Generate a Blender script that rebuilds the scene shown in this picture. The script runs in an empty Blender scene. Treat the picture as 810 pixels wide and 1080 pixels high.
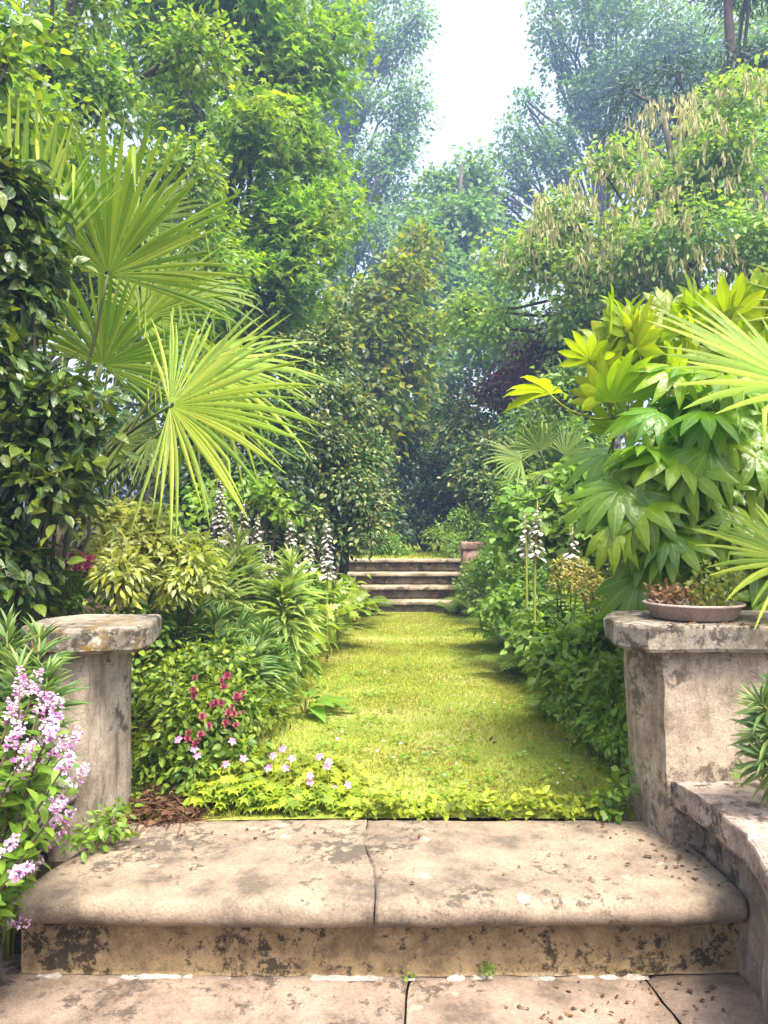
import bpy, math, random
import numpy as np
from mathutils import Vector, noise

rng = np.random.default_rng(11)
random.seed(11)
sc = bpy.context.scene
COL = sc.collection
# ------------------------------------------------------------------ camera model (metres; lawn at z = 0, eye 1 m above it)
F, CX, CY, H = 811.0, 405.0, 560.0, 1.0


def P(px, py, d):
    return np.array([(px - CX) / F * d, d, H + (CY - py) / F * d])


def G(px, d, z=0.0):
    return np.array([(px - CX) / F * d, d, z])


def nrm(v):
    v = np.asarray(v, float)
    return v / np.maximum(np.linalg.norm(v, axis=-1, keepdims=True), 1e-9)


# ------------------------------------------------------------------ mesh building
class MB:
    def __init__(self):
        self.v, self.f, self.n, self.rib = [], [], 0, {}

    def add(self, V, faces):
        V = np.asarray(V, float).reshape(-1, 3)
        self.v.append(V)
        if isinstance(faces, np.ndarray):
            faces = [faces]
        for a in faces:
            a = np.asarray(a, np.int64)
            if a.size:
                self.f.append(a + self.n)
        self.n += len(V)

    def build(self, name, mat, parent=None, smooth=True):
        V = np.concatenate(self.v) if self.v else np.zeros((0, 3))
        if parent is not None:
            p = parent
            while p is not None:
                V = V - np.array(p.location)
                p = p.parent
        me = bpy.data.meshes.new(name)
        me.vertices.add(len(V))
        me.vertices.foreach_set('co', V.astype(np.float32).ravel())
        loops = np.concatenate([a.ravel() for a in self.f]).astype(np.int32)
        tot = np.concatenate([np.full(len(a), a.shape[1]) for a in self.f]).astype(np.int32)
        start = np.concatenate([[0], np.cumsum(tot)[:-1]]).astype(np.int32)
        me.loops.add(len(loops))
        me.loops.foreach_set('vertex_index', loops)
        me.polygons.add(len(tot))
        me.polygons.foreach_set('loop_start', start)
        me.polygons.foreach_set('use_smooth', np.full(len(tot), smooth))
        me.materials.append(mat)
        if self.rib:
            rb = np.zeros(len(V), np.float32)
            for st_, ar in self.rib.items():
                rb[st_:st_ + len(ar)] = ar
            me.attributes.new('rib', 'FLOAT', 'POINT').data.foreach_set('value', rb)
        me.update(calc_edges=True)
        o = bpy.data.objects.new(name, me)
        COL.objects.link(o)
        if parent is not None:
            o.parent = parent
        return o

    def tube(self, pts, rad, sides=6):
        pts = np.asarray(pts, float)
        n = len(pts)
        rad = np.broadcast_to(np.asarray(rad, float), (n,))
        t = nrm(np.gradient(pts, axis=0))
        up = np.array([0.31, 0.2, 0.93]) if abs(t[0] @ np.array([0, 0, 1])) < .9 else np.array([1., .1, 0])
        a = nrm(np.cross(t, up))
        b = np.cross(t, a)
        an = np.linspace(0, 2 * np.pi, sides, endpoint=False)
        V = pts[:, None] + rad[:, None, None] * (np.cos(an)[None, :, None] * a[:, None] + np.sin(an)[None, :, None] * b[:, None])
        i = np.arange(n - 1)[:, None] * sides
        j = np.arange(sides)[None]
        k = (j + 1) % sides
        q = np.stack([i + j, i + k, i + sides + k, i + sides + j], -1).reshape(-1, 4)
        fs = [q]
        V = V.reshape(-1, 3)
        fs.append(np.array([np.arange(sides)[::-1]]))
        fs.append(np.array([np.arange(sides) + (n - 1) * sides]))
        self.add(V, fs)

    def inst(self, tpl, pos, ydir, ndir, scale):
        tv, tf = tpl[:2]
        pos = np.asarray(pos, float).reshape(-1, 3)
        n = len(pos)
        if n == 0:
            return
        y = nrm(np.broadcast_to(np.asarray(ydir, float), (n, 3)))
        z = np.broadcast_to(np.asarray(ndir, float), (n, 3))
        z = z - (z * y).sum(-1, keepdims=True) * y
        bad = np.linalg.norm(z, axis=1) < 1e-4
        z = np.where(bad[:, None], np.cross(y, np.array([.3, .9, .2])), z)
        z = nrm(z)
        x = np.cross(y, z)
        s = np.asarray(scale, float)
        s = np.broadcast_to(s[:, None] if s.ndim == 1 else (s if s.ndim == 2 else np.full((1, 1), float(s))), (n, 3))
        V = pos[:, None] + (tv[None, :, 0:1] * s[:, None, 0:1]) * x[:, None] + (tv[None, :, 1:2] * s[:, None, 1:2]) * y[:, None] \
            + (tv[None, :, 2:3] * s[:, None, 2:3]) * z[:, None]
        k = len(tv)
        off = (np.arange(n) * k)[:, None, None]
        if len(tpl) > 2:
            self.rib[self.n] = np.tile(tpl[2], n)
        self.add(V.reshape(-1, 3), [(np.asarray(a)[None] + off).reshape(-1, np.asarray(a).shape[1]) for a in tf])


# ------------------------------------------------------------------ leaf templates (along +y, length 1, normal +z)
def t_leaf(width=.25, st=4, fold=.25, curl=.15, peak=.45, pw=1.0):
    ts = np.linspace(0, 1, st + 1)
    V, q, tr = [[0, 0, 0]], [], []
    rows = []
    for t in ts[1:-1]:
        w = width * (math.sin(math.pi * t ** (math.log(.5) / math.log(peak)))) ** pw
        z = -curl * t * t
        rows.append(len(V))
        V += [[-w, t, z + fold * w], [0, t, z], [w, t, z + fold * w]]
    V.append([0, 1, -curl])
    tip = len(V) - 1
    r = rows[0]
    tr += [[0, r + 1, r], [0, r + 2, r + 1]]
    for a, b in zip(rows[:-1], rows[1:]):
        q += [[a, a + 1, b + 1, b], [a + 1, a + 2, b + 2, b + 1]]
    r = rows[-1]
    tr += [[r, r + 1, tip], [r + 1, r + 2, tip]]
    fs = [np.array(tr)]
    if q:
        fs.append(np.array(q))
    V = np.array(V, float)
    if st >= 4:
        return V, fs, (np.abs(V[:, 0]) < 1e-6).astype(np.float32)
    return V, fs


def t_palmate(angles, lens, notch=.45, cz=.05, hub=.25, droop=.12, base=.12):
    # star shaped blade with lobes round a hub
    V = [[0, hub, 0.0]]
    out = []
    out.append([0, .02, -.02])
    for i, (a, l) in enumerate(zip(angles, lens)):
        a = math.radians(a)
        if i > 0:
            am = (a + pa) / 2
            ln = notch * min(l, pl)
            out.append([math.sin(am) * ln, hub + math.cos(am) * ln, cz])
        # shoulder, tip, shoulder
        out.append([math.sin(a) * l * .62 - math.cos(a) * .11 * l, hub + math.cos(a) * l * .62 + math.sin(a) * .11 * l, -droop * .25])
        out.append([math.sin(a) * l, hub + math.cos(a) * l, -droop * l])
        out.append([math.sin(a) * l * .62 + math.cos(a) * .11 * l, hub + math.cos(a) * l * .62 - math.sin(a) * .11 * l, -droop * .25])
        pa, pl = a, l
    V += out
    n = len(out)
    tr = [[0, 1 + i, 1 + (i + 1) % n] for i in range(n)]
    V = np.array(V, float)
    V[:, 1] /= (V[:, 1].max())
    return V, [np.array(tr)[:, ::-1]]


T_RHOMB = t_leaf(.3, 2, .35, .15)
T_OVATE = t_leaf(.27, 4, .3, .2)
T_ROUND = t_leaf(.38, 4, .2, .2, .45)
T_LANCE = t_leaf(.11, 4, .5, .25, .5)
T_THIN = t_leaf(.075, 3, .5, .3, .5)
T_POD = t_leaf(.07, 3, .4, .05, .5)
T_PETAL = t_leaf(.36, 3, .15, .2, .65)
T_MAPLE = t_palmate([-105, -52, 0, 52, 105], [.55, .85, 1, .85, .55], .42)
T_GERAN = t_palmate([-125, -75, -28, 28, 75, 125], [.7, .85, .95, .95, .85, .7], .6, .04)
T_BLADE = (np.array([[-.06, 0, 0], [.06, 0, 0], [.045, .55, .05], [-.045, .55, .05], [0, 1, .22]], float), [np.array([[0, 1, 2, 3]]), np.array([[3, 2, 4]])])


def t_jag(width=.3, nl=6):
    # broad leaf with deep side lobes (acanthus)
    V, tr = [[0, 0, 0]], []
    mid, L, R = [0], [], []
    for i in range(1, 2 * nl):
        t = i / (2 * nl)
        V.append([0, t, -.35 * t * t + .03])
        mid.append(len(V) - 1)
    V.append([0, 1, -.35])
    mid.append(len(V) - 1)
    for s in (-1, 1):
        prev = 0
        for i in range(1, 2 * nl):
            t = i / (2 * nl)
            w = width * math.sin(math.pi * min(1, t ** .8)) * (1.0 if i % 2 == 1 else .45) + .02
            V.append([s * w, t + (.06 if i % 2 else -.01), -.35 * t * t + .10 * w / width - (.06 if i % 2 else 0)])
            k = len(V) - 1
            tr.append([prev, mid[i - 1], k] if s < 0 else [mid[i - 1], prev, k])
            tr.append([k, mid[i - 1], mid[i]] if s < 0 else [mid[i - 1], k, mid[i]])
            prev = k
        tr.append([prev, mid[-2], mid[-1]] if s < 0 else [mid[-2], prev, mid[-1]])
    tr = [t for t in tr if len(set(t)) == 3]
    return np.array(V, float), [np.array(tr)]


T_JAG = t_jag()


def t_fatsia(nl=8, spread=118, curl=-.24, seed=0, sinus=.45):
    V, q, tr, rib = [[0, 0, 0]], [], [], [1]
    rr = np.random.default_rng(seed)
    step = math.radians(spread) / (nl - 1)
    for i in range(nl):
        a = math.radians(-spread + 2 * spread * i / (nl - 1))
        L = (.66 + .34 * math.cos(a * .72)) * rr.uniform(.93, 1.05)
        ts = [sinus * .35, sinus * .7, sinus, sinus + .17 * (1 - sinus), sinus + .4 * (1 - sinus), sinus + .63 * (1 - sinus), sinus + .83 * (1 - sinus)]
        wm = math.tan(step) * sinus
        wx = max(.128, wm * 1.0)
        ws = [wm * .35, wm * .7, wm, wm * .35 + wx * .65, wx, wx * .78, wx * .4]
        cv = curl * rr.uniform(.7, 1.3)
        side = rr.normal() * .05
        rows = []
        for t, w in zip(ts, ws):
            z = .05 * t + cv * t ** 2.2
            rows.append(len(V))
            for s in (-1, 0, 1):
                X, Y = s * w * 1.02 + side * t * t, t * L
                zz = z + (0 if s == 0 else -.032 * min(1, t * 2.5)) + (.012 * math.sin(9 * t + i) if s else 0)
                V.append([math.cos(a) * X + math.sin(a) * Y, -math.sin(a) * X + math.cos(a) * Y, zz])
                rib.append(1 if s == 0 else 0)
        V.append([math.sin(a) * L + math.cos(a) * side, math.cos(a) * L - math.sin(a) * side, .05 + cv * 1.1])
        rib.append(1)
        tip = len(V) - 1
        r = rows[0]
        tr += [[0, r + 1, r], [0, r + 2, r + 1]]
        for A, B in zip(rows[:-1], rows[1:]):
            q += [[A, A + 1, B + 1, B], [A + 1, A + 2, B + 2, B + 1]]
        r = rows[-1]
        tr += [[r, r + 1, tip], [r + 1, r + 2, tip]]
    return np.array(V, float), [np.array(tr), np.array(q)], np.array(rib, np.float32)


T_FATSIAS = [t_fatsia(8, 112, -.4, 1, .3), t_fatsia(7, 100, -.3, 2, .27), t_fatsia(9, 122, -.5, 3, .33), t_fatsia(8, 90, -.6, 8, .3)]
T_FATSIAY = [t_fatsia(8, 92, .25, 4, .46), t_fatsia(7, 84, .1, 5, .42), t_fatsia(7, 80, -.2, 6, .46), t_fatsia(7, 72, .42, 7, .44)]

# ------------------------------------------------------------------ materials


def new_mat(name):
    m = bpy.data.materials.new(name)
    m.use_nodes = True
    nt = m.node_tree
    nt.nodes.clear()
    return m, nt, nt.nodes, nt.links


def ramp(N, stops, interp='LINEAR'):
    r = N.new('ShaderNodeValToRGB')
    r.color_ramp.interpolation = interp
    e = r.color_ramp.elements
    while len(e) > 1:
        e.remove(e[-1])
    e[0].position, e[0].color = stops[0][0], (*stops[0][1], 1)
    for p, c in stops[1:]:
        x = e.new(p)
        x.color = (*c, 1)
    return r


def leaf_mat(name, cols, trans=.4, rough=.45, spec=.4, tcol=None, tmul=1.6, vein=0.0):
    cols = [(c[0] * 1.75, c[1] * 1.3, c[2] * .9) if c[1] > 1.25 * c[0] else c for c in cols]
    m, nt, N, L = new_mat(name)
    g = N.new('ShaderNodeNewGeometry')
    k = len(cols)
    r = ramp(N, [(i / max(1, k - 1), c) for i, c in enumerate(cols)])
    L.new(g.outputs['Random Per Island'], r.inputs[0])
    # slow drift of hue through the plant: clumps differ
    tc = N.new('ShaderNodeTexCoord')
    nz = N.new('ShaderNodeTexNoise')
    nz.inputs['Scale'].default_value = 1.3
    nz.inputs['Detail'].default_value = 2
    L.new(tc.outputs['Object'], nz.inputs['Vector'])
    hsv = N.new('ShaderNodeHueSaturation')
    L.new(r.outputs[0], hsv.inputs['Color'])
    mr = N.new('ShaderNodeMapRange')
    mr.inputs[1].default_value, mr.inputs[2].default_value = .3, .7
    mr.inputs[3].default_value, mr.inputs[4].default_value = .485, .515
    L.new(nz.outputs[0], mr.inputs[0])
    L.new(mr.outputs[0], hsv.inputs['Hue'])
    mv = N.new('ShaderNodeMapRange')
    mv.inputs[1].default_value, mv.inputs[2].default_value = .3, .7
    mv.inputs[3].default_value, mv.inputs[4].default_value = .8, 1.2
    L.new(nz.outputs[0], mv.inputs[0])
    L.new(mv.outputs[0], hsv.inputs['Value'])
    b = N.new('ShaderNodeBsdfPrincipled')
    b.inputs['Roughness'].default_value = rough
    b.inputs['Specular IOR Level'].default_value = spec
    if vein > 0:
        at = N.new('ShaderNodeAttribute')
        at.attribute_name = 'rib'
        vr = N.new('ShaderNodeMapRange')
        vr.inputs[1].default_value, vr.inputs[2].default_value = .86, .97
        vr.inputs[3].default_value, vr.inputs[4].default_value = 0, vein
        L.new(at.outputs['Fac'], vr.inputs[0])
        vm = N.new('ShaderNodeMix')
        vm.data_type = 'RGBA'
        L.new(vr.outputs[0], vm.inputs[0])
        L.new(hsv.outputs[0], vm.inputs[6])
        vm.inputs[7].default_value = (.34, .4, .12, 1)
        hsv_out = vm.outputs[2]
        n3 = N.new('ShaderNodeTexNoise')
        n3.inputs['Scale'].default_value = 45
        n3.inputs['Detail'].default_value = 3
        L.new(tc.outputs['Object'], n3.inputs['Vector'])
        bp = N.new('ShaderNodeBump')
        bp.inputs['Strength'].default_value = .45
        bp.inputs['Distance'].default_value = .012
        L.new(n3.outputs[0], bp.inputs['Height'])
        L.new(bp.outputs[0], b.inputs['Normal'])
    else:
        hsv_out = hsv.outputs[0]
    L.new(hsv_out, b.inputs['Base Color'])
    out = N.new('ShaderNodeOutputMaterial')
    if trans > 0:
        tr = N.new('ShaderNodeBsdfTranslucent')
        mu = N.new('ShaderNodeMix')
        mu.data_type = 'RGBA'
        mu.blend_type = 'MULTIPLY'
        mu.inputs[0].default_value = 1
        L.new(hsv_out, mu.inputs[6])
        c = tcol or (1.35, 1.25, .5)
        mu.inputs[7].default_value = (c[0] * tmul, c[1] * tmul, c[2] * tmul, 1)
        L.new(mu.outputs[2], tr.inputs[0])
        mx = N.new('ShaderNodeMixShader')
        mx.inputs[0].default_value = trans
        L.new(b.outputs[0], mx.inputs[1])
        L.new(tr.outputs[0], mx.inputs[2])
        L.new(mx.outputs[0], out.inputs[0])
    else:
        L.new(b.outputs[0], out.inputs[0])
    return m


def bark_mat(name, c1, c2):
    m, nt, N, L = new_mat(name)
    tc = N.new('ShaderNodeTexCoord')
    nz = N.new('ShaderNodeTexNoise')
    nz.inputs['Scale'].default_value = 9
    nz.inputs['Detail'].default_value = 6
    mp = N.new('ShaderNodeMapping')
    mp.inputs['Scale'].default_value = (1, 1, .3)
    L.new(tc.outputs['Object'], mp.inputs[0])
    L.new(mp.outputs[0], nz.inputs['Vector'])
    r = ramp(N, [(.3, c1), (.7, c2)])
    L.new(nz.outputs[0], r.inputs[0])
    b = N.new('ShaderNodeBsdfPrincipled')
    b.inputs['Roughness'].default_value = .85
    L.new(r.outputs[0], b.inputs['Base Color'])
    bp = N.new('ShaderNodeBump')
    bp.inputs['Strength'].default_value = .5
    bp.inputs['Distance'].default_value = .02
    L.new(nz.outputs[0], bp.inputs['Height'])
    L.new(bp.outputs[0], b.inputs['Normal'])
    o = N.new('ShaderNodeOutputMaterial')
    L.new(b.outputs[0], o.inputs[0])
    return m


def stone_mat(name, light, mid, dark, scale=1.0, stain=.5, stain_col=(.035, .03, .022), lichen=.5, moss=0.0, moss_col=(.1, .09, .012),
              streak=False, low=None, bump=.5, off=0.0, speck=.5):
    """weathered stone: drifting tint, black lichen crusts, pale lichen spots, moss"""
    m, nt, N, L = new_mat(name)
    tc = N.new('ShaderNodeTexCoord')
    mp = N.new('ShaderNodeMapping')
    mp.inputs['Location'].default_value = (off, off * .7, off * .3)
    L.new(tc.outputs['Object'], mp.inputs[0])
    src = mp.outputs[0]

    def nz(s, d=6, rough=.6, dist=0, vec=None):
        n = N.new('ShaderNodeTexNoise')
        n.inputs['Scale'].default_value = s * scale
        n.inputs['Detail'].default_value = d
        n.inputs['Roughness'].default_value = rough
        n.inputs['Distortion'].default_value = dist
        L.new(vec or src, n.inputs['Vector'])
        return n.outputs[0]

    def mix(f, a, b, mode='MIX'):
        x = N.new('ShaderNodeMix')
        x.data_type = 'RGBA'
        x.blend_type = mode
        for s, v in ((0, f), (6, a), (7, b)):
            if isinstance(v, (int, float)):
                x.inputs[s].default_value = v
            elif isinstance(v, tuple):
                x.inputs[s].default_value = (*v, 1)
            else:
                L.new(v, x.inputs[s])
        return x.outputs[2]

    def thr(v, a, b, hi=1.0):
        x = N.new('ShaderNodeMapRange')
        x.inputs[1].default_value, x.inputs[2].default_value = a, b
        x.inputs[3].default_value, x.inputs[4].default_value = 0, hi
        L.new(v, x.inputs[0])
        return x.outputs[0]

    def math2(op, a, b):
        x = N.new('ShaderNodeMath')
        x.operation = op
        for i, v in enumerate((a, b)):
            if isinstance(v, (int, float)):
                x.inputs[i].default_value = v
            else:
                L.new(v, x.inputs[i])
        return x.outputs[0]

    n1 = nz(3.4, 10, .68, .05)
    r = ramp(N, [(.36, dark), (.48, mid), (.62, light)])
    L.new(n1, r.inputs[0])
    col = r.outputs[0]
    fine = nz(70, 5, .7)
    fr = ramp(N, [(.3, (.55, .55, .55)), (.7, (1.3, 1.3, 1.3))])
    L.new(fine, fr.inputs[0])
    col = mix(.7, col, fr.outputs[0], 'MULTIPLY')
    if streak:
        sm = N.new('ShaderNodeMapping')
        sm.inputs['Scale'].default_value = (1, 1, .14)
        L.new(src, sm.inputs[0])
        s = nz(11, 10, .75, .05, sm.outputs[0])
        col = mix(thr(s, .5, .68, .7), col, tuple(c * .42 for c in dark))
        s2 = nz(8, 10, .75, .05, sm.outputs[0])
        col = mix(thr(s2, .55, .7, .55), col, tuple(min(1, c * 1.25) for c in light))
    # black crust
    st = nz(11, 12, .8, .08)
    big = nz(1.7, 3, .5)
    v = math2('ADD', math2('MULTIPLY', st, .62), math2('MULTIPLY', big, .38))
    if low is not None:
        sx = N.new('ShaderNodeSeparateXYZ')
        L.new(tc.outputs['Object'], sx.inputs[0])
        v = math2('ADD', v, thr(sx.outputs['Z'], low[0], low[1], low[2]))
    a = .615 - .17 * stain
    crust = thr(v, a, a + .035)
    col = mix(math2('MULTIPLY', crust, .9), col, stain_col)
    # pits / specks
    vo = N.new('ShaderNodeTexVoronoi')
    vo.inputs['Scale'].default_value = 38 * scale
    L.new(src, vo.inputs['Vector'])
    sp = thr(vo.outputs['Distance'], .16, .06)
    gate = thr(nz(5, 4), .5, .6)
    col = mix(math2('MULTIPLY', math2('MULTIPLY', sp, gate), speck), col, tuple(c * .3 for c in dark))
    pit = thr(nz(48, 6, .75), .57, .66)
    pg = thr(nz(2.6, 5, .65), .44, .6)
    col = mix(math2('MULTIPLY', math2('MULTIPLY', pit, pg), min(1.0, .35 + stain)), col, tuple(c * .35 for c in dark))
    # pale round lichens
    vl = N.new('ShaderNodeTexVoronoi')
    vl.inputs['Scale'].default_value = 4.5 * scale
    dsrc = N.new('ShaderNodeVectorMath')
    dsrc.operation = 'ADD'
    nv = N.new('ShaderNodeTexNoise')
    nv.inputs['Scale'].default_value = 14
    nv.inputs['Detail'].default_value = 4
    L.new(src, nv.inputs['Vector'])
    sc_ = N.new('ShaderNodeVectorMath')
    sc_.operation = 'SCALE'
    sc_.inputs['Scale'].default_value = .06
    L.new(nv.outputs['Color'], sc_.inputs[0])
    L.new(src, dsrc.inputs[0])
    L.new(sc_.outputs[0], dsrc.inputs[1])
    L.new(dsrc.outputs[0], vl.inputs['Vector'])
    sxx = N.new('ShaderNodeSeparateColor')
    L.new(vl.outputs['Color'], sxx.inputs[0])
    spot = math2('MULTIPLY', thr(vl.outputs['Distance'], .17, .13), thr(sxx.outputs[0], .78, .8))
    col = mix(math2('MULTIPLY', spot, lichen), col, (.55, .5, .42))
    if moss > 0:
        mo = thr(math2('ADD', math2('MULTIPLY', nz(8, 12, .78, .1), .7), math2('MULTIPLY', nz(1.3, 2), .3)), .62 - .17 * moss, .68 - .17 * moss)
        col = mix(math2('MULTIPLY', mo, .85), col, moss_col)
    b = N.new('ShaderNodeBsdfPrincipled')
    b.inputs['Roughness'].default_value = .88
    b.inputs['Specular IOR Level'].default_value = .25
    L.new(col, b.inputs['Base Color'])
    hgt = math2('ADD', math2('MULTIPLY', fine, .5), math2('ADD', math2('MULTIPLY', n1, 1.2), math2('MULTIPLY', crust, .25)))
    bp = N.new('ShaderNodeBump')
    bp.inputs['Strength'].default_value = bump
    bp.inputs['Distance'].default_value = .012
    L.new(hgt, bp.inputs['Height'])
    L.new(bp.outputs[0], b.inputs['Normal'])
    o = N.new('ShaderNodeOutputMaterial')
    L.new(b.outputs[0], o.inputs[0])
    return m


def soil_mat(name, c1, c2, scale=4, bump=.8, c3=None):
    m, nt, N, L = new_mat(name)
    tc = N.new('ShaderNodeTexCoord')
    n = N.new('ShaderNodeTexNoise')
    n.inputs['Scale'].default_value = scale
    n.inputs['Detail'].default_value = 9
    n.inputs['Roughness'].default_value = .7
    L.new(tc.outputs['Object'], n.inputs['Vector'])
    st = [(.3, c1), (.68, c2)]
    if c3:
        st = [(.32, c1), (.5, c2), (.68, c3)]
    r = ramp(N, st)
    L.new(n.outputs[0], r.inputs[0])
    b = N.new('ShaderNodeBsdfPrincipled')
    b.inputs['Roughness'].default_value = .95
    b.inputs['Specular IOR Level'].default_value = .1
    L.new(r.outputs[0], b.inputs['Base Color'])
    n2 = N.new('ShaderNodeTexNoise')
    n2.inputs['Scale'].default_value = scale * 20
    n2.inputs['Detail'].default_value = 4
    L.new(tc.outputs['Object'], n2.inputs['Vector'])
    bp = N.new('ShaderNodeBump')
    bp.inputs['Strength'].default_value = bump
    bp.inputs['Distance'].default_value = .02
    L.new(n2.outputs[0], bp.inputs['Height'])
    L.new(bp.outputs[0], b.inputs['Normal'])
    o = N.new('ShaderNodeOutputMaterial')
    L.new(b.outputs[0], o.inputs[0])
    return m


M = {}
M['maple'] = leaf_mat('maple_leaf', [(.04, .115, .014), (.07, .175, .018), (.12, .235, .022)], .48, .5, .3)
M['lime'] = leaf_mat('lime_leaf', [(.034, .1, .018), (.065, .155, .02), (.115, .215, .028)], .44, .4, .4)
M['bluegreen'] = leaf_mat('tall_leaf', [(.035, .105, .03), (.055, .145, .04), (.08, .185, .05)], .42)
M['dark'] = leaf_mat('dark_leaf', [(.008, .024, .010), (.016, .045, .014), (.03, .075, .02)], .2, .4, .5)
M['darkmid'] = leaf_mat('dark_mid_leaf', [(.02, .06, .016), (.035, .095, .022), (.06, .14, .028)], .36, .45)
M['variegated'] = leaf_mat('white_edged_leaf', [(.01, .035, .012), (.018, .055, .016), (.03, .08, .02), (.06, .12, .035), (.2, .27, .14)], .28, .4)
M['gold'] = leaf_mat('golden_leaf', [(.02, .06, .010), (.045, .105, .012), (.085, .15, .015), (.15, .19, .018)], .45, .45, .4, (1.2, 1.2, .5))
M['labur'] = leaf_mat('laburnum_leaf', [(.055, .15, .03), (.09, .205, .04), (.14, .26, .055)], .44)
M['pod'] = leaf_mat('seed_pod', [(.26, .25, .09), (.36, .33, .13), (.44, .39, .2)], .35, .6, .3, (1, 1, .7), 1.2)
M['conifer'] = leaf_mat('needle', [(.01, .035, .015), (.02, .055, .02)], .15)
M['purple'] = leaf_mat('purple_leaf', [(.05, .016, .024), (.09, .028, .04), (.13, .05, .05)], .3, .4, .5, (1.5, .8, .8), 1.3)
M['camellia'] = leaf_mat('camellia_leaf', [(.010, .03, .008), (.016, .045, .010), (.028, .07, .012), (.075, .13, .016)], .18, .36, .35, None, 1.6, .25)
M['palm'] = leaf_mat('palm_leaf', [(.062, .14, .012), (.095, .185, .016), (.13, .225, .022), (.175, .26, .05)], .48, .48, .32, (1.1, 1.25, .4), 1.5, .5)
M['palmdark'] = leaf_mat('palm_leaf_old', [(.04, .095, .014), (.06, .125, .018), (.085, .155, .02)], .4, .5, .3, (1.15, 1.25, .4), 1.4, .5)
M['petiole'] = leaf_mat('petiole', [(.06, .09, .02), (.05, .06, .015)], 0, .5)
M['fatsia'] = leaf_mat('fatsia_leaf', [(.04, .12, .009), (.06, .155, .010), (.08, .185, .012), (.115, .22, .014)], .4, .33, .5, (1.2, 1.25, .3), 1.8, .4)
M['fatsiayoung'] = leaf_mat('fatsia_young_leaf', [(.07, .16, .010), (.10, .195, .012), (.135, .225, .012), (.17, .255, .016)], .52, .4, .38, (1.15, 1.22, .35), 1.5, .35)
M['greenstem'] = leaf_mat('green_stem', [(.12, .16, .03), (.10, .14, .03)], 0, .5)
M['euph'] = leaf_mat('spurge_leaf', [(.045, .12, .055), (.075, .165, .07), (.12, .21, .08)], .3, .5, .3, (1.1, 1.2, .7), 1.4)
M['euphlight'] = leaf_mat('spurge_leaf_pale', [(.08, .18, .06), (.12, .24, .08), (.18, .3, .11), (.26, .3, .13)], .38, .5, .3, (1.1, 1.2, .6), 1.4)
M['spurgeflower'] = leaf_mat('spurge_bract', [(.26, .26, .06), (.33, .3, .08), (.3, .22, .10)], .35, .6, .2, (1.1, 1.1, .6), 1.2)
M['yellowshrub'] = leaf_mat('yellow_shrub_leaf', [(.13, .22, .035), (.22, .3, .06), (.3, .36, .11), (.36, .4, .16)], .4, .4, .4, (1.05, 1.1, .7), 1.3)
M['limeleaf'] = leaf_mat('lime_ground_leaf', [(.06, .12, .016), (.10, .175, .02), (.14, .23, .026), (.17, .26, .035)], .42, .5, .3)
M['fresh'] = leaf_mat('fresh_leaf', [(.045, .12, .02), (.075, .18, .025), (.12, .24, .045)], .42, .45)
M['hydr'] = leaf_mat('broad_leaf', [(.045, .12, .025), (.07, .175, .035), (.11, .23, .06)], .42, .45, .4, None, 1.5, .35)
M['midgreen'] = leaf_mat('mid_leaf', [(.028, .08, .014), (.05, .13, .02), (.085, .18, .03)], .38, .4)
M['rosegreen'] = leaf_mat('rose_leaf', [(.026, .07, .016), (.055, .125, .02), (.095, .185, .03), (.14, .23, .04)], .38, .45, .3)
M['fern'] = leaf_mat('fern_leaf', [(.05, .11, .02), (.08, .16, .025)], .45, .5)
M['acleaf'] = leaf_mat('acanthus_leaf', [(.07, .14, .025), (.1, .19, .03), (.14, .23, .04)], .38, .4, .35, None, 1.6)
M['white'] = leaf_mat('white_petal', [(.5, .48, .42), (.62, .6, .54), (.38, .3, .32)], .3, .5, .3, (1, .98, .95), 1.0)
M['bract'] = leaf_mat('bract', [(.10, .11, .05), (.12, .06, .08), (.08, .10, .04)], .3, .5, .3, (1.1, 1, .8), 1.2)
M['pink'] = leaf_mat('pink_petal', [(.55, .16, .42), (.62, .22, .5), (.7, .35, .6)], .35, .5, .3, (1, .7, .95), 1.0)
M['hebe'] = leaf_mat('hebe_floret', [(.36, .06, .3), (.6, .3, .52), (.8, .68, .76), (.85, .8, .82)], .35, .5, .3, (1, .9, 1), 1.0)
M['red'] = leaf_mat('red_petal', [(.17, .025, .045), (.25, .045, .085), (.36, .11, .16)], .3, .5, .3, (1.1, .5, .6), 1.2)
M['dry'] = leaf_mat('dry_leaf', [(.12, .06, .025), (.2, .11, .05), (.28, .18, .09)], .2, .7, .2, (1, .8, .5), 1.2)
M['litter'] = leaf_mat('litter', [(.05, .022, .012), (.09, .04, .02), (.14, .08, .04)], .05, .8, .2)
M['grass'] = leaf_mat('grass_blade', [(.088, .16, .022), (.14, .215, .028), (.185, .24, .038), (.27, .26, .09)], .3, .65, .15, (1.1, 1.1, .45), 1.3)
M['bark'] = bark_mat('bark', (.03, .022, .016), (.09, .07, .05))
M['bark2'] = bark_mat('bark_reddish', (.05, .03, .022), (.13, .08, .06))
M['twig'] = bark_mat('twig', (.035, .03, .015), (.08, .07, .03))
M['soil'] = soil_mat('soil', (.02, .014, .009), (.05, .035, .02), 3)
M['lawn'] = soil_mat('lawn_turf', (.12, .155, .022), (.195, .225, .04), 2.2, .6, (.3, .245, .11))
M['lawn2'] = soil_mat('upper_turf', (.2, .25, .02), (.27, .3, .03), 1.2, .5)
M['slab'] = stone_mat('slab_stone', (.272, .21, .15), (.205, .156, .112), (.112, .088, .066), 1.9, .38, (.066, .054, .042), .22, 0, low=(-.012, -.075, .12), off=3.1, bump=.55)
M['riser'] = stone_mat('riser_stone', (.31, .22, .12), (.23, .16, .083), (.115, .08, .044), 2.3, .58, (.02, .016, .010), .15, 0, low=(-.06, -.25, .17), off=1.3)
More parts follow.
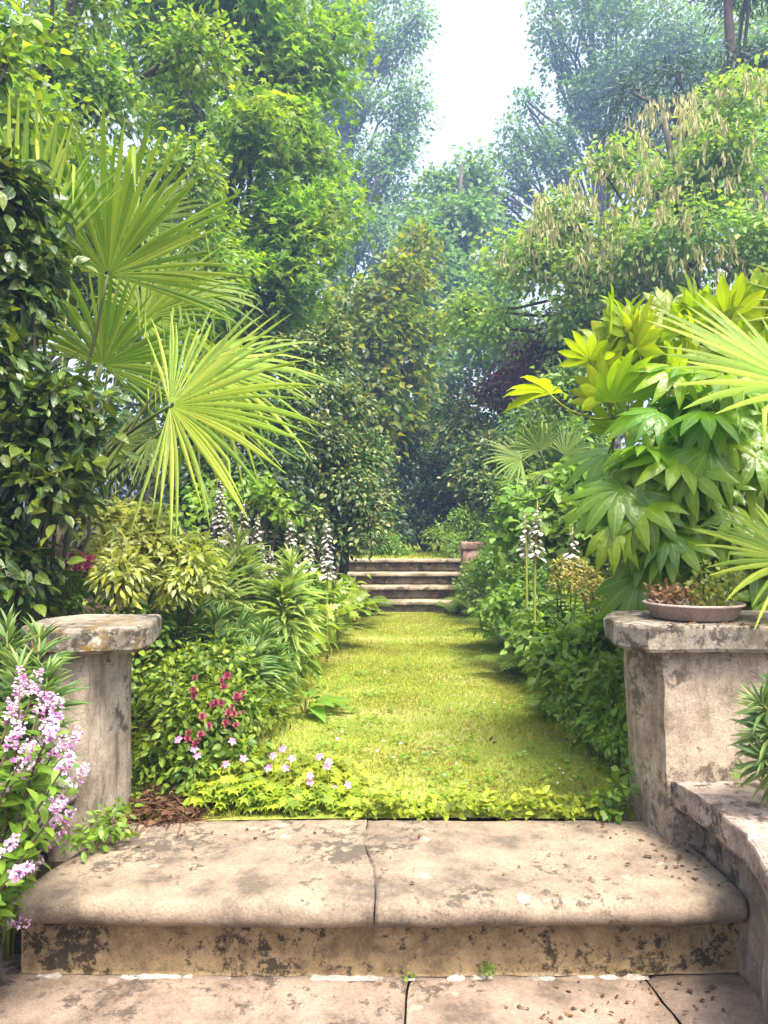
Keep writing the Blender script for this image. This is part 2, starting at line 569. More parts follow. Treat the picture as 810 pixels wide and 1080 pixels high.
M['paving'] = stone_mat('paving_stone', (.265, .195, .147), (.195, .142, .106), (.105, .078, .058), 2.1, .46, (.06, .046, .037), .2, 0, off=7.7, bump=.45)
M['pier'] = stone_mat('pier_stone', (.45, .36, .265), (.33, .26, .19), (.175, .135, .10), 1.8, .48, (.1, .078, .058), .4, .0, streak=True, off=5.2)
M['pierl'] = stone_mat('pier_stone_stained', (.42, .345, .27), (.3, .24, .185), (.15, .118, .09), 1.5, .52, (.07, .054, .042), .4, .0, streak=True, off=12.2)
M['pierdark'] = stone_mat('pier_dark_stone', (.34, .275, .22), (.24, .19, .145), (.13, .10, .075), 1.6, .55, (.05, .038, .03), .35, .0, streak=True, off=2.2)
M['cap'] = stone_mat('cap_stone', (.29, .25, .2), (.2, .17, .13), (.10, .08, .062), 1.6, .6, (.035, .029, .022), .6, .5, (.17, .10, .012), off=.8)
M['capr'] = stone_mat('cap_stone_plain', (.29, .25, .2), (.2, .17, .13), (.11, .088, .066), 1.6, .6, (.045, .034, .025), .6, .0, off=9.8)
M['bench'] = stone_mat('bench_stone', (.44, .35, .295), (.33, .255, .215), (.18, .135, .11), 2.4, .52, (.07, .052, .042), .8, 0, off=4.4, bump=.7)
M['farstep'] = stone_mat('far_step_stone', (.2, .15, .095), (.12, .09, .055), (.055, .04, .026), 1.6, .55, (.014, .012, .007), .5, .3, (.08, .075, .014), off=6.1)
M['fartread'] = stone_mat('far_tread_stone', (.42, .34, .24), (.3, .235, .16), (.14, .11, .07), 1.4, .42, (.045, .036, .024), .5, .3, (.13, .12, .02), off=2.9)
M['farpier'] = stone_mat('far_pier_stone', (.34, .23, .19), (.25, .155, .125), (.13, .08, .062), 2, .5, (.06, .04, .03), .8, 0, off=8.3)
M['dish'] = stone_mat('dish_clay', (.36, .27, .235), (.32, .23, .2), (.26, .18, .15), 1.2, .05, (.12, .09, .07), .2, 0, off=1.9, bump=.15, speck=.1)
M['mortar'] = stone_mat('mortar', (.46, .42, .37), (.36, .32, .28), (.18, .15, .12), 3, .4, (.08, .065, .05), .2, 0, off=1.1)


# ------------------------------------------------------------------ object helpers
def tag(o, label=None, cat=None, group=None, kind=None):
    if label:
        o['label'] = label
    if cat:
        o['category'] = cat
    if group:
        o['group'] = group
    if kind:
        o['kind'] = kind
    return o


def thing(name, label, cat, loc, group=None):
    o = bpy.data.objects.new(name, None)
    o.empty_display_size = .1
    COL.objects.link(o)
    o.location = [float(v) for v in loc]
    return tag(o, label, cat, group)


def curve_pts(a, b, n=6, sag=0.0, jit=0.0, r=None):
    r = r or rng
    a, b = np.asarray(a, float), np.asarray(b, float)
    t = np.linspace(0, 1, n)[:, None]
    p = a + (b - a) * t
    p[:, 2] += sag * np.sin(np.pi * t[:, 0])
    if jit:
        w = np.sin(np.pi * t) * jit
        p += w * r.normal(size=(1, 3)) + w * .35 * r.normal(size=p.shape)
    return p


def blob_world(blobs):
    C, R = [], []
    for b in blobs:
        px, py, d, r = b[:4]
        sq = b[4] if len(b) > 4 else .85
        dep = b[5] if len(b) > 5 else 1.0
        C.append(P(px, py, d))
        rr = r / F * d
        R.append([rr, rr * dep, rr * sq])
    return np.array(C), np.array(R)


def split_blobs(C, R, k, r):
    """break every blob into k uneven lobes"""
    if k <= 1:
        return C, R
    oc, orr = [], []
    for c, a in zip(C, R):
        for i in range(k):
            d = nrm(r.normal(size=3))
            oc.append(c + d * a * r.uniform(.35, .75))
            orr.append(a * r.uniform(.38, .6))
    return np.array(oc), np.array(orr)


def foliage(mb, C, R, n, tpl, ll, r, spray=.35, per=14, droop=.3, flat=.3, inner=.2, upbias=.15, twig=None, twr=.006, jit=.25):
    """leaves set out in flat layered sprays over and inside the blobs"""
    area = R[:, 0] * R[:, 2] + .3 * R[:, 0] * R[:, 1]
    ns = max(1, n // per)
    bi = r.choice(len(C), ns, p=area / area.sum())
    d = nrm(r.normal(size=(ns, 3)) + np.array([0, -.12, upbias]))
    rad = np.where(r.random(ns) < inner, r.uniform(.2, .75, ns), r.uniform(.78, 1.08, ns))
    cen = C[bi] + d * R[bi] * rad[:, None]
    nn = nrm(d * .55 + np.array([0, 0, .8]) + .28 * r.normal(size=(ns, 3)))
    sr = spray * r.uniform(.6, 1.3, ns)
    m = ns * per
    si = np.repeat(np.arange(ns), per)
    a = nrm(np.cross(nn, np.array([.2, .9, .1])))
    b = np.cross(nn, a)
    an = r.uniform(0, 2 * np.pi, m)
    rr = np.sqrt(r.random(m)) * sr[si]
    rad_v = np.cos(an)[:, None] * a[si] + np.sin(an)[:, None] * b[si]
    h = r.normal(size=m) * flat * sr[si]
    pos = cen[si] + rad_v * rr[:, None] + nn[si] * h[:, None]
    pos[:, 2] -= droop * rr * rr / np.maximum(sr[si], .01)
    yd = nrm(rad_v + .5 * d[si] + .45 * r.normal(size=(m, 3)) + np.array([0, 0, -droop]))
    nd = nrm(nn[si] + .42 * r.normal(size=(m, 3)))
    mb.inst(tpl, pos, yd, nd, ll * r.uniform(1 - jit * 1.6, 1 + jit, m))
    if twig is not None:
        k = min(ns, twig[1])
        for i in r.choice(ns, k, replace=False):
            j = bi[i]
            s = C[j] + (cen[i] - C[j]) * .15
            twig[0][j % len(twig[0])].tube(curve_pts(s, cen[i], 4, 0, .06 * float(R[j].mean()), r), np.linspace(twr * 1.6, twr * .5, 4), 4)


def plant(name, label, cat, base, blobs, tpl, mat, n, ll, bark='bark', tr=.1, group=None, seed=0, lobes=1, tree=True, spray=.35, per=14,
          droop=.3, flat=.3, inner=.2, limbs=True, twigs=60, twr=.006, stems=0, upbias=.15, top=None, extra=None, jit=.25):
    r = np.random.default_rng(1000 + seed)
    base = np.asarray(base, float)
    C0, R0 = blob_world(blobs)
    C, R = split_blobs(C0, R0, lobes, r)
    root = thing(name, label, cat, base, group)
    wood = MB()
    if tree:
        hi = C0[np.argmax(C0[:, 2])]
        tp = np.asarray(top, float) if top is not None else np.array([C0[:, 0].mean() * .6 + hi[0] * .4, C0[:, 1].mean(), hi[2]])
        tp_pts = curve_pts(base - np.array([0, 0, .1]), tp, 9, 0, .02 * np.linalg.norm(tp - base), r)
        wood.tube(tp_pts, np.linspace(tr, tr * .25, 9) * np.array([1.35, 1.05] + [1] * 7), 8)
        for c, a in zip(C, R):
            f = np.clip((c[2] - base[2]) / max(.1, tp[2] - base[2]) - .22, .12, .92)
            s = np.array([np.interp(f * 8, np.arange(9), tp_pts[:, k]) for k in range(3)])
            wood.tube(curve_pts(s, c + a * np.array([0, 0, -.1]), 6, .05 * np.linalg.norm(c - s), .05 * np.linalg.norm(c - s), r),
                      np.linspace(tr * .38 * (1.1 - f), tr * .1, 6) + tr * .02, 5)
    else:
        canes = [MB() for _ in range(max(1, stems))]
        for i in range(max(1, stems)):
            c = C[i % len(C)] + R[i % len(C)] * r.uniform(-.5, .5, 3)
            s = base + np.array([r.normal() * tr * 3, r.normal() * tr * 3, -.05]) * (0 if stems < 5 else 1)
            canes[i].tube(curve_pts(s, c, 6, 0, .05 * np.linalg.norm(c - s), r), np.linspace(tr, tr * .4, 6), 5)
    mb = MB()
    foliage(mb, C, R, n, tpl, ll, r, spray, per, droop, flat, inner, upbias, ([wood] if tree else canes, twigs), twr, jit)
    if extra:
        extra(mb, C, R, r)
    for wd in ([wood] if tree else canes):
        wd.build('trunk' if tree else 'stem', M[bark], root)
    mb.build('crown' if tree else 'foliage', M[mat], root)
    root['_b'] = 1
    del root['_b']
    return root, C, R


# ------------------------------------------------------------------ ground, lawns, paving
def sstep(t):
    t = np.clip(t, 0, 1)
    return t * t * (3 - 2 * t)


def ground_z(x, y):
    x, y = np.asarray(x, float), np.asarray(y, float)
    side = sstep((np.abs(x - .25) - 1.1) / 1.3)
    lo = -.03 + side * .6 * sstep((y - 4.5) / 6)
    up = sstep((y - 10.68) / .24)
    z = lo * (1 - up) + .585 * up
    fr = sstep((y - 2.2) / .4)
    z = z * fr + (1 - fr) * (-.275)
    return z


def grid(xs, ys, zf):
    X, Y = np.meshgrid(xs, ys)
    V = np.stack([X, Y, zf(X, Y)], -1).reshape(-1, 3)
    nx, ny = len(xs), len(ys)
    i = (np.arange(ny - 1)[:, None] * nx + np.arange(nx - 1)[None]).ravel()
    return V, np.stack([i, i + 1, i + nx + 1, i + nx], -1)


def vnoise(X, Y, s, seed=0.0):
    out = np.empty(X.shape)
    it = np.nditer([X, Y], flags=['multi_index'])
    for a, b in it:
        out[it.multi_index] = noise.noise(Vector((float(a) * s + seed, float(b) * s, seed * 1.7)))
    return out


xs = np.unique(np.concatenate([[-90, -50, -30, -20, -14, -10, -7, -5], np.arange(-4, 5.01, .2), [6, 8, 11, 15, 20, 30, 50, 90]]))
ys = np.unique(np.concatenate([[-60, -30, -15, -8, -4, -1, 0, 1], np.arange(2, 11.51, .12), [12, 13, 15, 18, 22, 27, 34, 45, 60, 90]]))
mb = MB()
mb.add(*grid(xs, ys, ground_z))
tag(mb.build('ground', M['soil']), kind='structure')


def lawn_l(y):
    return -.98 + .03 * np.sin(y * 1.7) + np.clip((y - 3) * .075, 0, .6)


def lawn_r(y):
    return .92 + .055 * (y - 2.66) * .6 + .03 * np.sin(y * 2.3)


ny, nx = 90, 40
Yl = np.linspace(2.685, 9.53, ny)
U = np.linspace(0, 1, nx)
X = lawn_l(Yl)[:, None] * (1 - U) + lawn_r(Yl)[:, None] * U
Y = np.repeat(Yl[:, None], nx, 1)
Z = .012 * vnoise(X, Y, 1.6, 3.0) - .006
mb = MB()
i = (np.arange(ny - 1)[:, None] * nx + np.arange(nx - 1)[None]).ravel()
mb.add(np.stack([X, Y, Z], -1).reshape(-1, 3), np.stack([i, i + 1, i + nx + 1, i + nx], -1))
tag(mb.build('lawn', M['lawn']), kind='structure')
mb = MB()
V, q = grid(np.linspace(-1.6, 3.2, 12), np.linspace(10.965, 25, 30), lambda a, b: .61 + 0 * a)
mb.add(V, q)
tag(mb.build('upper_lawn', M['lawn2']), kind='structure')

# short grass over both lawns
mb = MB()
n = 190000
y = 2.70 * (9.45 / 2.70) ** (rng.random(n) ** .9)
u = rng.random(n)
x = lawn_l(y) * (1 - u) + lawn_r(y) * u
dry = np.exp(-(((x - .1) / .6) ** 2 + ((y - 3.6) / .9) ** 2))
keep = rng.random(n) > .62 * dry
x, y = x[keep], y[keep]
n = len(x)
yd = nrm(rng.normal(size=(n, 3)) * np.array([.75, .75, .25]) + np.array([0, 0, .75]))
mb.inst(T_BLADE, np.stack([x, y, np.full(n, -.012)], -1), yd, rng.normal(size=(n, 3)), np.stack([.022 + .004 * y, .021 * rng.uniform(.5, 1.6, n), np.full(n, .02)], -1) * 1.0)
n = 16000
y = rng.uniform(10.97, 24, n)
x = rng.uniform(-1.5, 3.1, n)
mb.inst(T_BLADE, np.stack([x, y, np.full(n, .605)], -1), nrm(rng.normal(size=(n, 3)) * .5 + np.array([0, 0, .8])), rng.normal(size=(n, 3)), np.array([.16, .05, .05]) * np.ones((n, 3)))
tag(mb.build('grass', M['grass']), 'short yellow green mossy grass on the lawn between the borders', 'grass', kind='stuff')

# lower paving: three slabs with open joints
PZ = -.246


def rough_slab(mb, xl, xr, ya, yb, ztop, thick, nx=50, ny=14, amp=.0025, seed=0.0, rnd=.012):
    """stone slab whose left and right edges are functions of y"""
    Ys = np.linspace(ya, yb, ny)
    Us = np.linspace(0, 1, nx)
    XX = np.stack([xl(v) * (1 - Us) + xr(v) * Us for v in Ys])
    YY = np.repeat(Ys[:, None], nx, 1)
    ZZ = ztop + amp * vnoise(XX, YY, 6, seed) + amp * .6 * vnoise(XX, YY, 23, seed + 2)
    edge = np.zeros_like(ZZ)
    edge[0], edge[-1], edge[:, 0], edge[:, -1] = 1, 1, 1, 1
    ZZ -= edge * rnd
    top = np.stack([XX, YY, ZZ], -1)
    bot = top.copy()
    bot[..., 2] = ztop - thick
    V = np.concatenate([top.reshape(-1, 3), bot.reshape(-1, 3)])
    i = (np.arange(ny - 1)[:, None] * nx + np.arange(nx - 1)[None]).ravel()
    q = np.stack([i, i + 1, i + nx + 1, i + nx], -1)
    o = nx * ny
    ring = list(range(nx)) + [k * nx + nx - 1 for k in range(1, ny)] + [(ny - 1) * nx + k for k in range(nx - 2, -1, -1)] + [k * nx for k in range(ny - 2, 0, -1)]
    ring = np.array(ring)
    nx2 = np.roll(ring, -1)
    side = np.stack([ring, ring + o, nx2 + o, nx2], -1)
    mb.add(V, [q, (q + o)[:, ::-1], side[:, ::-1]])


def wob(px0, py0, px1, py1, z, s):
    def pt(px, py):
        d = (H - z) * F / (py - CY)
        return (px - CX) / F * d, d
    (xa, ya), (xb, yb) = pt(px0, py0), pt(px1, py1)

    def f(y):
        t = (y - ya) / (yb - ya)
        return xa + (xb - xa) * t + .012 * noise.noise(Vector((s, y * 9, 0))) + .004 * noise.noise(Vector((s, y * 40, 0)))
    return f


j1 = wob(430, 1031, 427, 1080, PZ, 1.0)
j2 = wob(684, 1031, 722, 1080, PZ, 5.0)
pav = MB()
rough_slab(pav, lambda y: -1.25, lambda y: j1(y) - .003, -.6, 2.3, PZ, .08, 60, 60, .004, 1.0)
rough_slab(pav, lambda y: j1(y) + .003, lambda y: j2(y) - .004, -.6, 2.3, PZ - .001, .08, 40, 60, .004, 4.0)
rough_slab(pav, lambda y: j2(y) + .004, lambda y: 1.9, -.6, 2.3, PZ - .003, .08, 40, 60, .004, 8.0)
tag(pav.build('paving', M['paving']), kind='structure')

# ------------------------------------------------------------------ the wide front step
root = thing('stone_step', 'wide worn sandstone step with rounded nosing and a crack down its middle, at the front', 'step', (0, 2.3, PZ))


def crack(y):
    p = [(2.05, -.028), (2.10, -.026), (2.22, -.022), (2.36, -.043), (2.47, -.068), (2.56, -.062), (2.70, -.049)]
    return float(np.interp(y, [a for a, _ in p], [b for _, b in p])) + .006 * noise.noise(Vector((0, y * 22, 3))) + .003 * noise.noise(Vector((0, y * 70, 1)))


def left_end(y):
    return float(np.interp(y, [2.06, 2.09, 2.14, 2.25, 2.45, 2.68], [-.985, -1.0, -1.008, -.99, -.93, -.86])) + .008 * noise.noise(Vector((5, y * 14, 0)))


def right_end(y):
    return float(np.interp(y, [2.06, 2.5, 2.68], [.99, .975, .93])) + .006 * noise.noise(Vector((9, y * 14, 0)))


def nosed(mb, xl, xr, seed):
    prof = [(2.66, -.075), (2.66, 0.0)]
    prof = [(2.665, -.08), (2.665, -.012), (2.655, 0)]
    prof += [(y_, 0.0) for y_ in np.linspace(2.62, 2.16, 16)]
    for a in np.linspace(90, 270, 13):
        prof.append((2.128 + .04 * math.cos(math.radians(a)) * 1.0 - .0, -.04 + .04 * math.sin(math.radians(a))))
    prof += [(2.16, -.08), (2.4, -.08)]
    nxx = 90
    U = np.linspace(0, 1, nxx)
    V = np.zeros((len(prof), nxx, 3))
    for k, (y_, z_) in enumerate(prof):
        # front edge bows out a little in the middle
        for j, u in enumerate(U):
            x_ = xl(y_) * (1 - u) + xr(y_) * u
            bow = -.022 * (1 - (x_ / 1.0) ** 2) * np.clip((2.5 - y_) / .4, 0, 1)
            p = Vector((x_ * 5, y_ * 5, z_ * 5 + seed))
            w = .004 * noise.noise(p) + .002 * noise.noise(p * 5)
            chip = -.012 * max(0, noise.noise(Vector((x_ * 9, seed, z_ * 12))) - .35) if y_ < 2.14 else 0
            V[k, j] = (x_, y_ + bow + w - chip, z_ + w + (.006 * noise.noise(Vector((x_ * 1.5, y_ * 2, 1))) if z_ > -.02 else 0))
    K = len(prof)
    i = (np.arange(K - 1)[:, None] * nxx + np.arange(nxx - 1)[None]).ravel()
    q = np.stack([i, i + nxx, i + nxx + 1, i + 1], -1)
    q2 = np.array([[(K - 1) * nxx + j, j, j + 1, (K - 1) * nxx + j + 1] for j in range(nxx - 1)])
    capL = np.array([[k * nxx for k in range(K)]])
    capR = np.array([[k * nxx + nxx - 1 for k in range(K)][::-1]])
    mb.add(V.reshape(-1, 3), [q, q2, capL[:, ::-1], capR[:, ::-1]])


mb = MB()
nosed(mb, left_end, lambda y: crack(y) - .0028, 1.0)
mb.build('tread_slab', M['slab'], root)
mb = MB()
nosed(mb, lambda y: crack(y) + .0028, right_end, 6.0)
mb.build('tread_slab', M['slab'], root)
# riser: rough front face
nxx, nz = 120, 16
Xr = np.linspace(-1.02, 1.0, nxx)
Zr = np.linspace(PZ + .002, -.083, nz)
XX, ZZ = np.meshgrid(Xr, Zr)
YY = 2.165 - .022 * (1 - XX ** 2) * .8 + .006 * vnoise(XX, ZZ, 6, 2.0) + .004 * vnoise(XX, ZZ, 25, 7.0)
front = np.stack([XX, YY, ZZ], -1)
back = front.copy()
back[..., 1] = 2.6
mb = MB()
V = np.concatenate([front.reshape(-1, 3), back.reshape(-1, 3)])
i = (np.arange(nz - 1)[:, None] * nxx + np.arange(nxx - 1)[None]).ravel()
q = np.stack([i, i + 1, i + nxx + 1, i + nxx], -1)
ring = np.array(list(range(nxx)) + [k * nxx + nxx - 1 for k in range(1, nz)] + [(nz - 1) * nxx + k for k in range(nxx - 2, -1, -1)] + [k * nxx for k in range(nz - 2, 0, -1)])
o_ = nxx * nz
r2 = np.roll(ring, -1)
mb.add(V, [q, (q + o_)[:, ::-1], np.stack([ring, ring + o_, r2 + o_, r2], -1)[:, ::-1]])
mb.build('riser', M['riser'], root)
# broken mortar line along the foot of the riser
mb = MB()
K = 420
xm = np.linspace(-.97, .74, K)
wv = np.array([max(.0, .013 * (.55 + noise.noise(Vector((v * 7, 2, 0))) * .9 + noise.noise(Vector((v * 40, 5, 0))) * .5)) * float(np.clip((noise.noise(Vector((v * 5.3, 9, 1))) + noise.noise(Vector((v * 19, 3, 1))) * .6 + .12) * 5, .0, 1)) for v in xm])
yb = 2.139 + .016 * xm ** 2
V = np.stack([np.stack([xm, yb + .012, PZ - .004 + np.minimum(.012, wv)], -1), np.stack([xm, yb - wv * .5, PZ - .004 + np.minimum(.0075, wv)], -1), np.stack([xm, yb - wv - .002, np.full(K, PZ - .004)], -1)], 1)
i_ = np.arange(K - 1) * 3
mb.add(V.reshape(-1, 3), np.concatenate([np.stack([i_ + 1, i_ + 4, i_ + 3, i_], -1), np.stack([i_ + 2, i_ + 5, i_ + 4, i_ + 1], -1)]))
mb.build('mortar_line', M['mortar'], root)


# ------------------------------------------------------------------ piers, caps, benches
def loft(mb, rings, closed_top=True, sub=0, amp=.004, seed=0.0):
    """rings: list of (poly xy list, z); polygon sides get subdivided and roughened"""
    R = []
    ref = rings[len(rings) // 2][0]
    ks = [max(2, int(math.dist(a, b) / .03)) for a, b in zip(ref, ref[1:] + ref[:1])]
    for poly, z in rings:
        pl = []
        for a, b, k in zip(poly, poly[1:] + poly[:1], ks):
            for t in range(k if sub else 1):
                f = t / (k if sub else 1)
                pl.append((a[0] + (b[0] - a[0]) * f, a[1] + (b[1] - a[1]) * f, z))
        R.append(pl)
    n = len(R[0])
    V = []
    for pl in R:
        for p in pl[:n]:
            w = noise.noise(Vector((p[0] * 9 + seed, p[1] * 9, p[2] * 9))) * amp + noise.noise(Vector((p[0] * 35 + seed, p[1] * 35, p[2] * 35))) * amp * .5
            V.append((p[0] + w, p[1] - w, p[2] + w * .7))
    K = len(R)
    i = (np.arange(K - 1)[:, None] * n + np.arange(n)[None])
    j = (np.arange(K - 1)[:, None] * n + (np.arange(n)[None] + 1) % n)
    q = np.stack([i, j, j + n, i + n], -1).reshape(-1, 4)
    fs = [q, np.array([list(range(n))[::-1]]), np.array([[(K - 1) * n + k for k in range(n)]])]
    mb.add(V, fs)


def lerp_poly(a, b, t):
    return [(p[0] + (q_[0] - p[0]) * t, p[1] + (q_[1] - p[1]) * t) for p, q_ in zip(a, b)]


def bevel_rings(poly, z0, z1, e=.012):
    cx = sum(p[0] for p in poly) / len(poly)
    cy = sum(p[1] for p in poly) / len(poly)

    def sh(k):
        return [(p[0] + (cx - p[0]) / max(.01, math.dist(p, (cx, cy))) * k, p[1] + (cy - p[1]) / max(.01, math.dist(p, (cx, cy))) * k) for p in poly]
    zs = np.linspace(z0 + e, z1 - e, 4)
    return [(sh(e), z0)] + [(poly, z) for z in zs] + [(sh(e * .4), z1 - e * .3), (sh(e * 1.4), z1)]


# right pier: counter-clockwise polygons
botp = [(.91, 2.455), (1.95, 2.455), (1.95, 2.80), (.90, 2.80), (.88, 2.70)]
topp = [(.888, 2.455), (1.95, 2.455), (1.95, 2.80), (.87, 2.80), (.835, 2.63)]
root = thing('stone_pier', 'pale weathered stone pier at the right end of the step, clay dish on its cap', 'pier', (1.3, 2.62, PZ))
mb = MB()
loft(mb, [(botp, PZ)] + [(lerp_poly(botp, topp, t), .62 * t) for t in np.linspace(0, 1, 12)], sub=1, seed=1.0)
mb.build('shaft', M['pier'], root, smooth=False)
capp = [(.825, 2.395), (2.0, 2.395), (2.0, 2.86), (.84, 2.86), (.775, 2.70), (.752, 2.51)]
mb = MB()
loft(mb, bevel_rings(capp, .62, .704), sub=1, amp=.006, seed=3.0)
mb.build('cap', M['capr'], root, smooth=False)

# left pier
botp = [(-1.09, 2.50), (-.958, 2.50), (-.925, 2.79), (-.94, 2.86), (-1.12, 2.86), (-1.15, 2.74), (-1.14, 2.58)]
topp = [(-1.09, 2.50), (-.962, 2.50), (-.918, 2.79), (-.94, 2.86), (-1.12, 2.86), (-1.15, 2.74), (-1.14, 2.58)]
root = thing('stone_pier', 'stained stone pier with orange moss on its cap, behind the pink flowering hebe', 'pier', (-1.2, 2.68, PZ))
mb = MB()
loft(mb, [(botp, PZ)] + [(lerp_poly(botp, topp, t), .605 * t) for t in np.linspace(0, 1, 12)], sub=1, seed=7.0)
mb.build('shaft', M['pierl'], root, smooth=False)
mb = MB()
loft(mb, bevel_rings([(-1.12, 2.44), (-.965, 2.44), (-.80, 2.50), (-.785, 2.60), (-.84, 2.90), (-1.13, 2.90), (-1.22, 2.76), (-1.20, 2.54)], .605, .688), sub=1, amp=.006, seed=9.0)
mb.build('cap', M['cap'], root, smooth=False)

# benches
for s, lab in ((1, 'lichen-crusted stone bench seat joined to the pier with the clay dish'), (-1, 'stone bench half hidden behind the pink flowering hebe')):
    root = thing('stone_bench', lab, 'bench', (s * 1.25, 1.8, PZ))
    mb = MB()
    ed = [(.915, 2.45), (.945, 2.24), (.945, 2.02), (.918, 1.89), (.89, 1.78), (.86, 1.6), (.82, 1.3), (.82, 1.0)]
    if s < 0:
        ed = [(1.0, 2.495), (1.02, 2.24), (1.03, 2.02), (1.05, 1.0)]
    poly = ed[::-1] + [(1.9, ed[0][1]), (1.9, 1.0)]
    poly = [(s * p[0], p[1]) for p in poly]
    if s > 0:
        poly = poly[::-1]
    if sum((b[0] - a[0]) * (b[1] + a[1]) for a, b in zip(poly, poly[1:] + poly[:1])) > 0:
        poly = poly[::-1]
    loft(mb, bevel_rings(poly, .128, .206, .009), sub=1, amp=.006, seed=13.0 * s)
    mb.build('seat_slab', M['bench'], root, smooth=False)
    mb = MB()
    g = .045 if s > 0 else .08
    poly = [(1.0, 2.449), (1.0, 2.03), (.965, 1.96), (.94, 1.86), (.91, 1.75), (.88, 1.6), (.85, 1.3), (.85, 1.02), (1.8, 1.02), (1.8, 2.449)]
    if s < 0:
        poly = [(p[0] + .11, min(p[1], 2.44) + .04) for p in poly]
    poly = [(s * p[0], p[1]) for p in poly]
    if sum((b[0] - a[0]) * (b[1] + a[1]) for a, b in zip(poly, poly[1:] + poly[:1])) > 0:
        poly = poly[::-1]
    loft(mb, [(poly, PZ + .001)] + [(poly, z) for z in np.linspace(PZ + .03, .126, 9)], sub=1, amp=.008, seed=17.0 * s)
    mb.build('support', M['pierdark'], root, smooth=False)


# clay dish and the two plants in it
dc = np.array([.97 + .075, 2.60, .705])


def lathe(mb, c, prof, n=48):
    an = np.linspace(0, 2 * np.pi, n, endpoint=False)
    V = np.array([[c[0] + r_ * math.cos(a), c[1] + r_ * math.sin(a), c[2] + z_] for r_, z_ in prof for a in an])
    K = len(prof)
    i = np.arange(K - 1)[:, None] * n + np.arange(n)[None]
    j = np.arange(K - 1)[:, None] * n + (np.arange(n)[None] + 1) % n
    mb.add(V, [np.stack([i, j, j + n, i + n], -1).reshape(-1, 4)])


mb = MB()
lathe(mb, dc, [(.001, .002), (.128, .002), (.134, .006), (.155, .046), (.163, .048), (.163, .054), (.157, .056), (.150, .050), (.13, .03), (.001, .028)])
tag(mb.build('plant_saucer', M['dish']), 'shallow pinkish clay dish resting on the right pier cap', 'dish')
root = thing('dried_plant', 'clump of dry brown stalks in the left half of the clay dish', 'plant', dc + [-.05, 0, .03])
r = np.random.default_rng(5)
st, lf = MB(), MB()
for k in range(26):
    a = dc + np.array([r.normal() * .035 - .055, r.normal() * .03, .03])
    b = a + np.array([r.normal() * .03, r.normal() * .03, r.uniform(.02, .07)])
    st.tube(curve_pts(a, b, 4, 0, .006, r), [.0025, .002, .0015, .001], 4)
    lf.inst(T_OVATE, b[None] + r.normal(size=(8, 3)) * .012, r.normal(size=(8, 3)), r.normal(size=(8, 3)), np.full(8, .02))
st.build('stems', M['litter'], root)
lf.build('foliage', M['dry'], root)
root = thing('trailing_plant', 'thin yellowish sprig growing from the right half of the clay dish', 'plant', dc + [.05, 0, .03])
st, lf = MB(), MB()
for k in range(17):
    a = dc + np.array([r.uniform(.0, .11), r.normal() * .03, .03])
    b = a + np.array([r.normal() * .03 + .01, r.normal() * .03, r.uniform(.06, .17)])
    pts = curve_pts(a, b, 6, 0, .012, r)
    st.tube(pts, np.linspace(.002, .001, 6), 4)
    for p in pts[1:]:
        lf.inst(T_ROUND, p[None] + r.normal(size=(5, 3)) * .01, r.normal(size=(5, 3)), r.normal(size=(5, 3)) + [0, 0, .6], np.full(5, .018))
st.build('stems', M['twig'], root)
lf.build('foliage', M['yellowshrub'], root)

# ------------------------------------------------------------------ far steps and pier
root = thing('stone_staircase', 'flight of four dark mossy stone steps at the far end of the lawn', 'steps', (.35, 9.6, 0))
xs_ = [(-.10, 1.06), (-.45, 1.02), (-.46, .99), (-.46, .95)]
tops = [.125, .285, .44, .61]
fy = [9.52, 9.86, 10.20, 10.54]
zb = -.03
for k in range(4):
    mb = MB()
    x0, x1 = (-.5, 1.12)
    prof = []
    y0 = fy[k]
    sl = MB()
    poly = [(x0, y0), (x1, y0), (x1, y0 + .42), (x0, y0 + .42)]
    st_ = thing  # noqa
    loft(sl, bevel_rings(poly, tops[k] - .042, tops[k], .012), sub=1, amp=.007, seed=21.0 + k)
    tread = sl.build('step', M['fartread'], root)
    rs = MB()
    poly = [(x0 + .02, y0 + .045), (x1 - .02, y0 + .045), (x1 - .02, y0 + .8), (x0 + .02, y0 + .8)]
    loft(rs, [(poly, z) for z in np.linspace(zb, tops[k] - .044, 4)], sub=1, amp=.006, seed=31.0 + k)
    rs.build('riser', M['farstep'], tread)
    zb = tops[k] + .001
root = thing('stone_post', 'small pinkish stone post overgrown by ferns beside the far steps', 'post', (1.07, 9.75, .3))
mb = MB()
cp = P(497, 600, 9.75)
poly = [(cp[0] - .12, 9.63), (cp[0] + .12, 9.63), (cp[0] + .12, 9.87), (cp[0] - .12, 9.87)]
loft(mb, [(poly, z) for z in np.linspace(-.1, .76, 8)], sub=1, amp=.012, seed=41.0)
mb.build('shaft', M['farpier'], root)
mb = MB()
poly = [(cp[0] - .14, 9.61), (cp[0] + .14, 9.61), (cp[0] + .14, 9.89), (cp[0] - .14, 9.89)]
loft(mb, bevel_rings(poly, .76, .86, .015), sub=1, amp=.012, seed=43.0)
mb.build('cap', M['farpier'], root)


# ------------------------------------------------------------------ trees
def gz(x, y):
    return float(ground_z(x, y))


def base_at(px, d):
    x = (px - CX) / F * d
    return np.array([x, d, gz(x, d)])


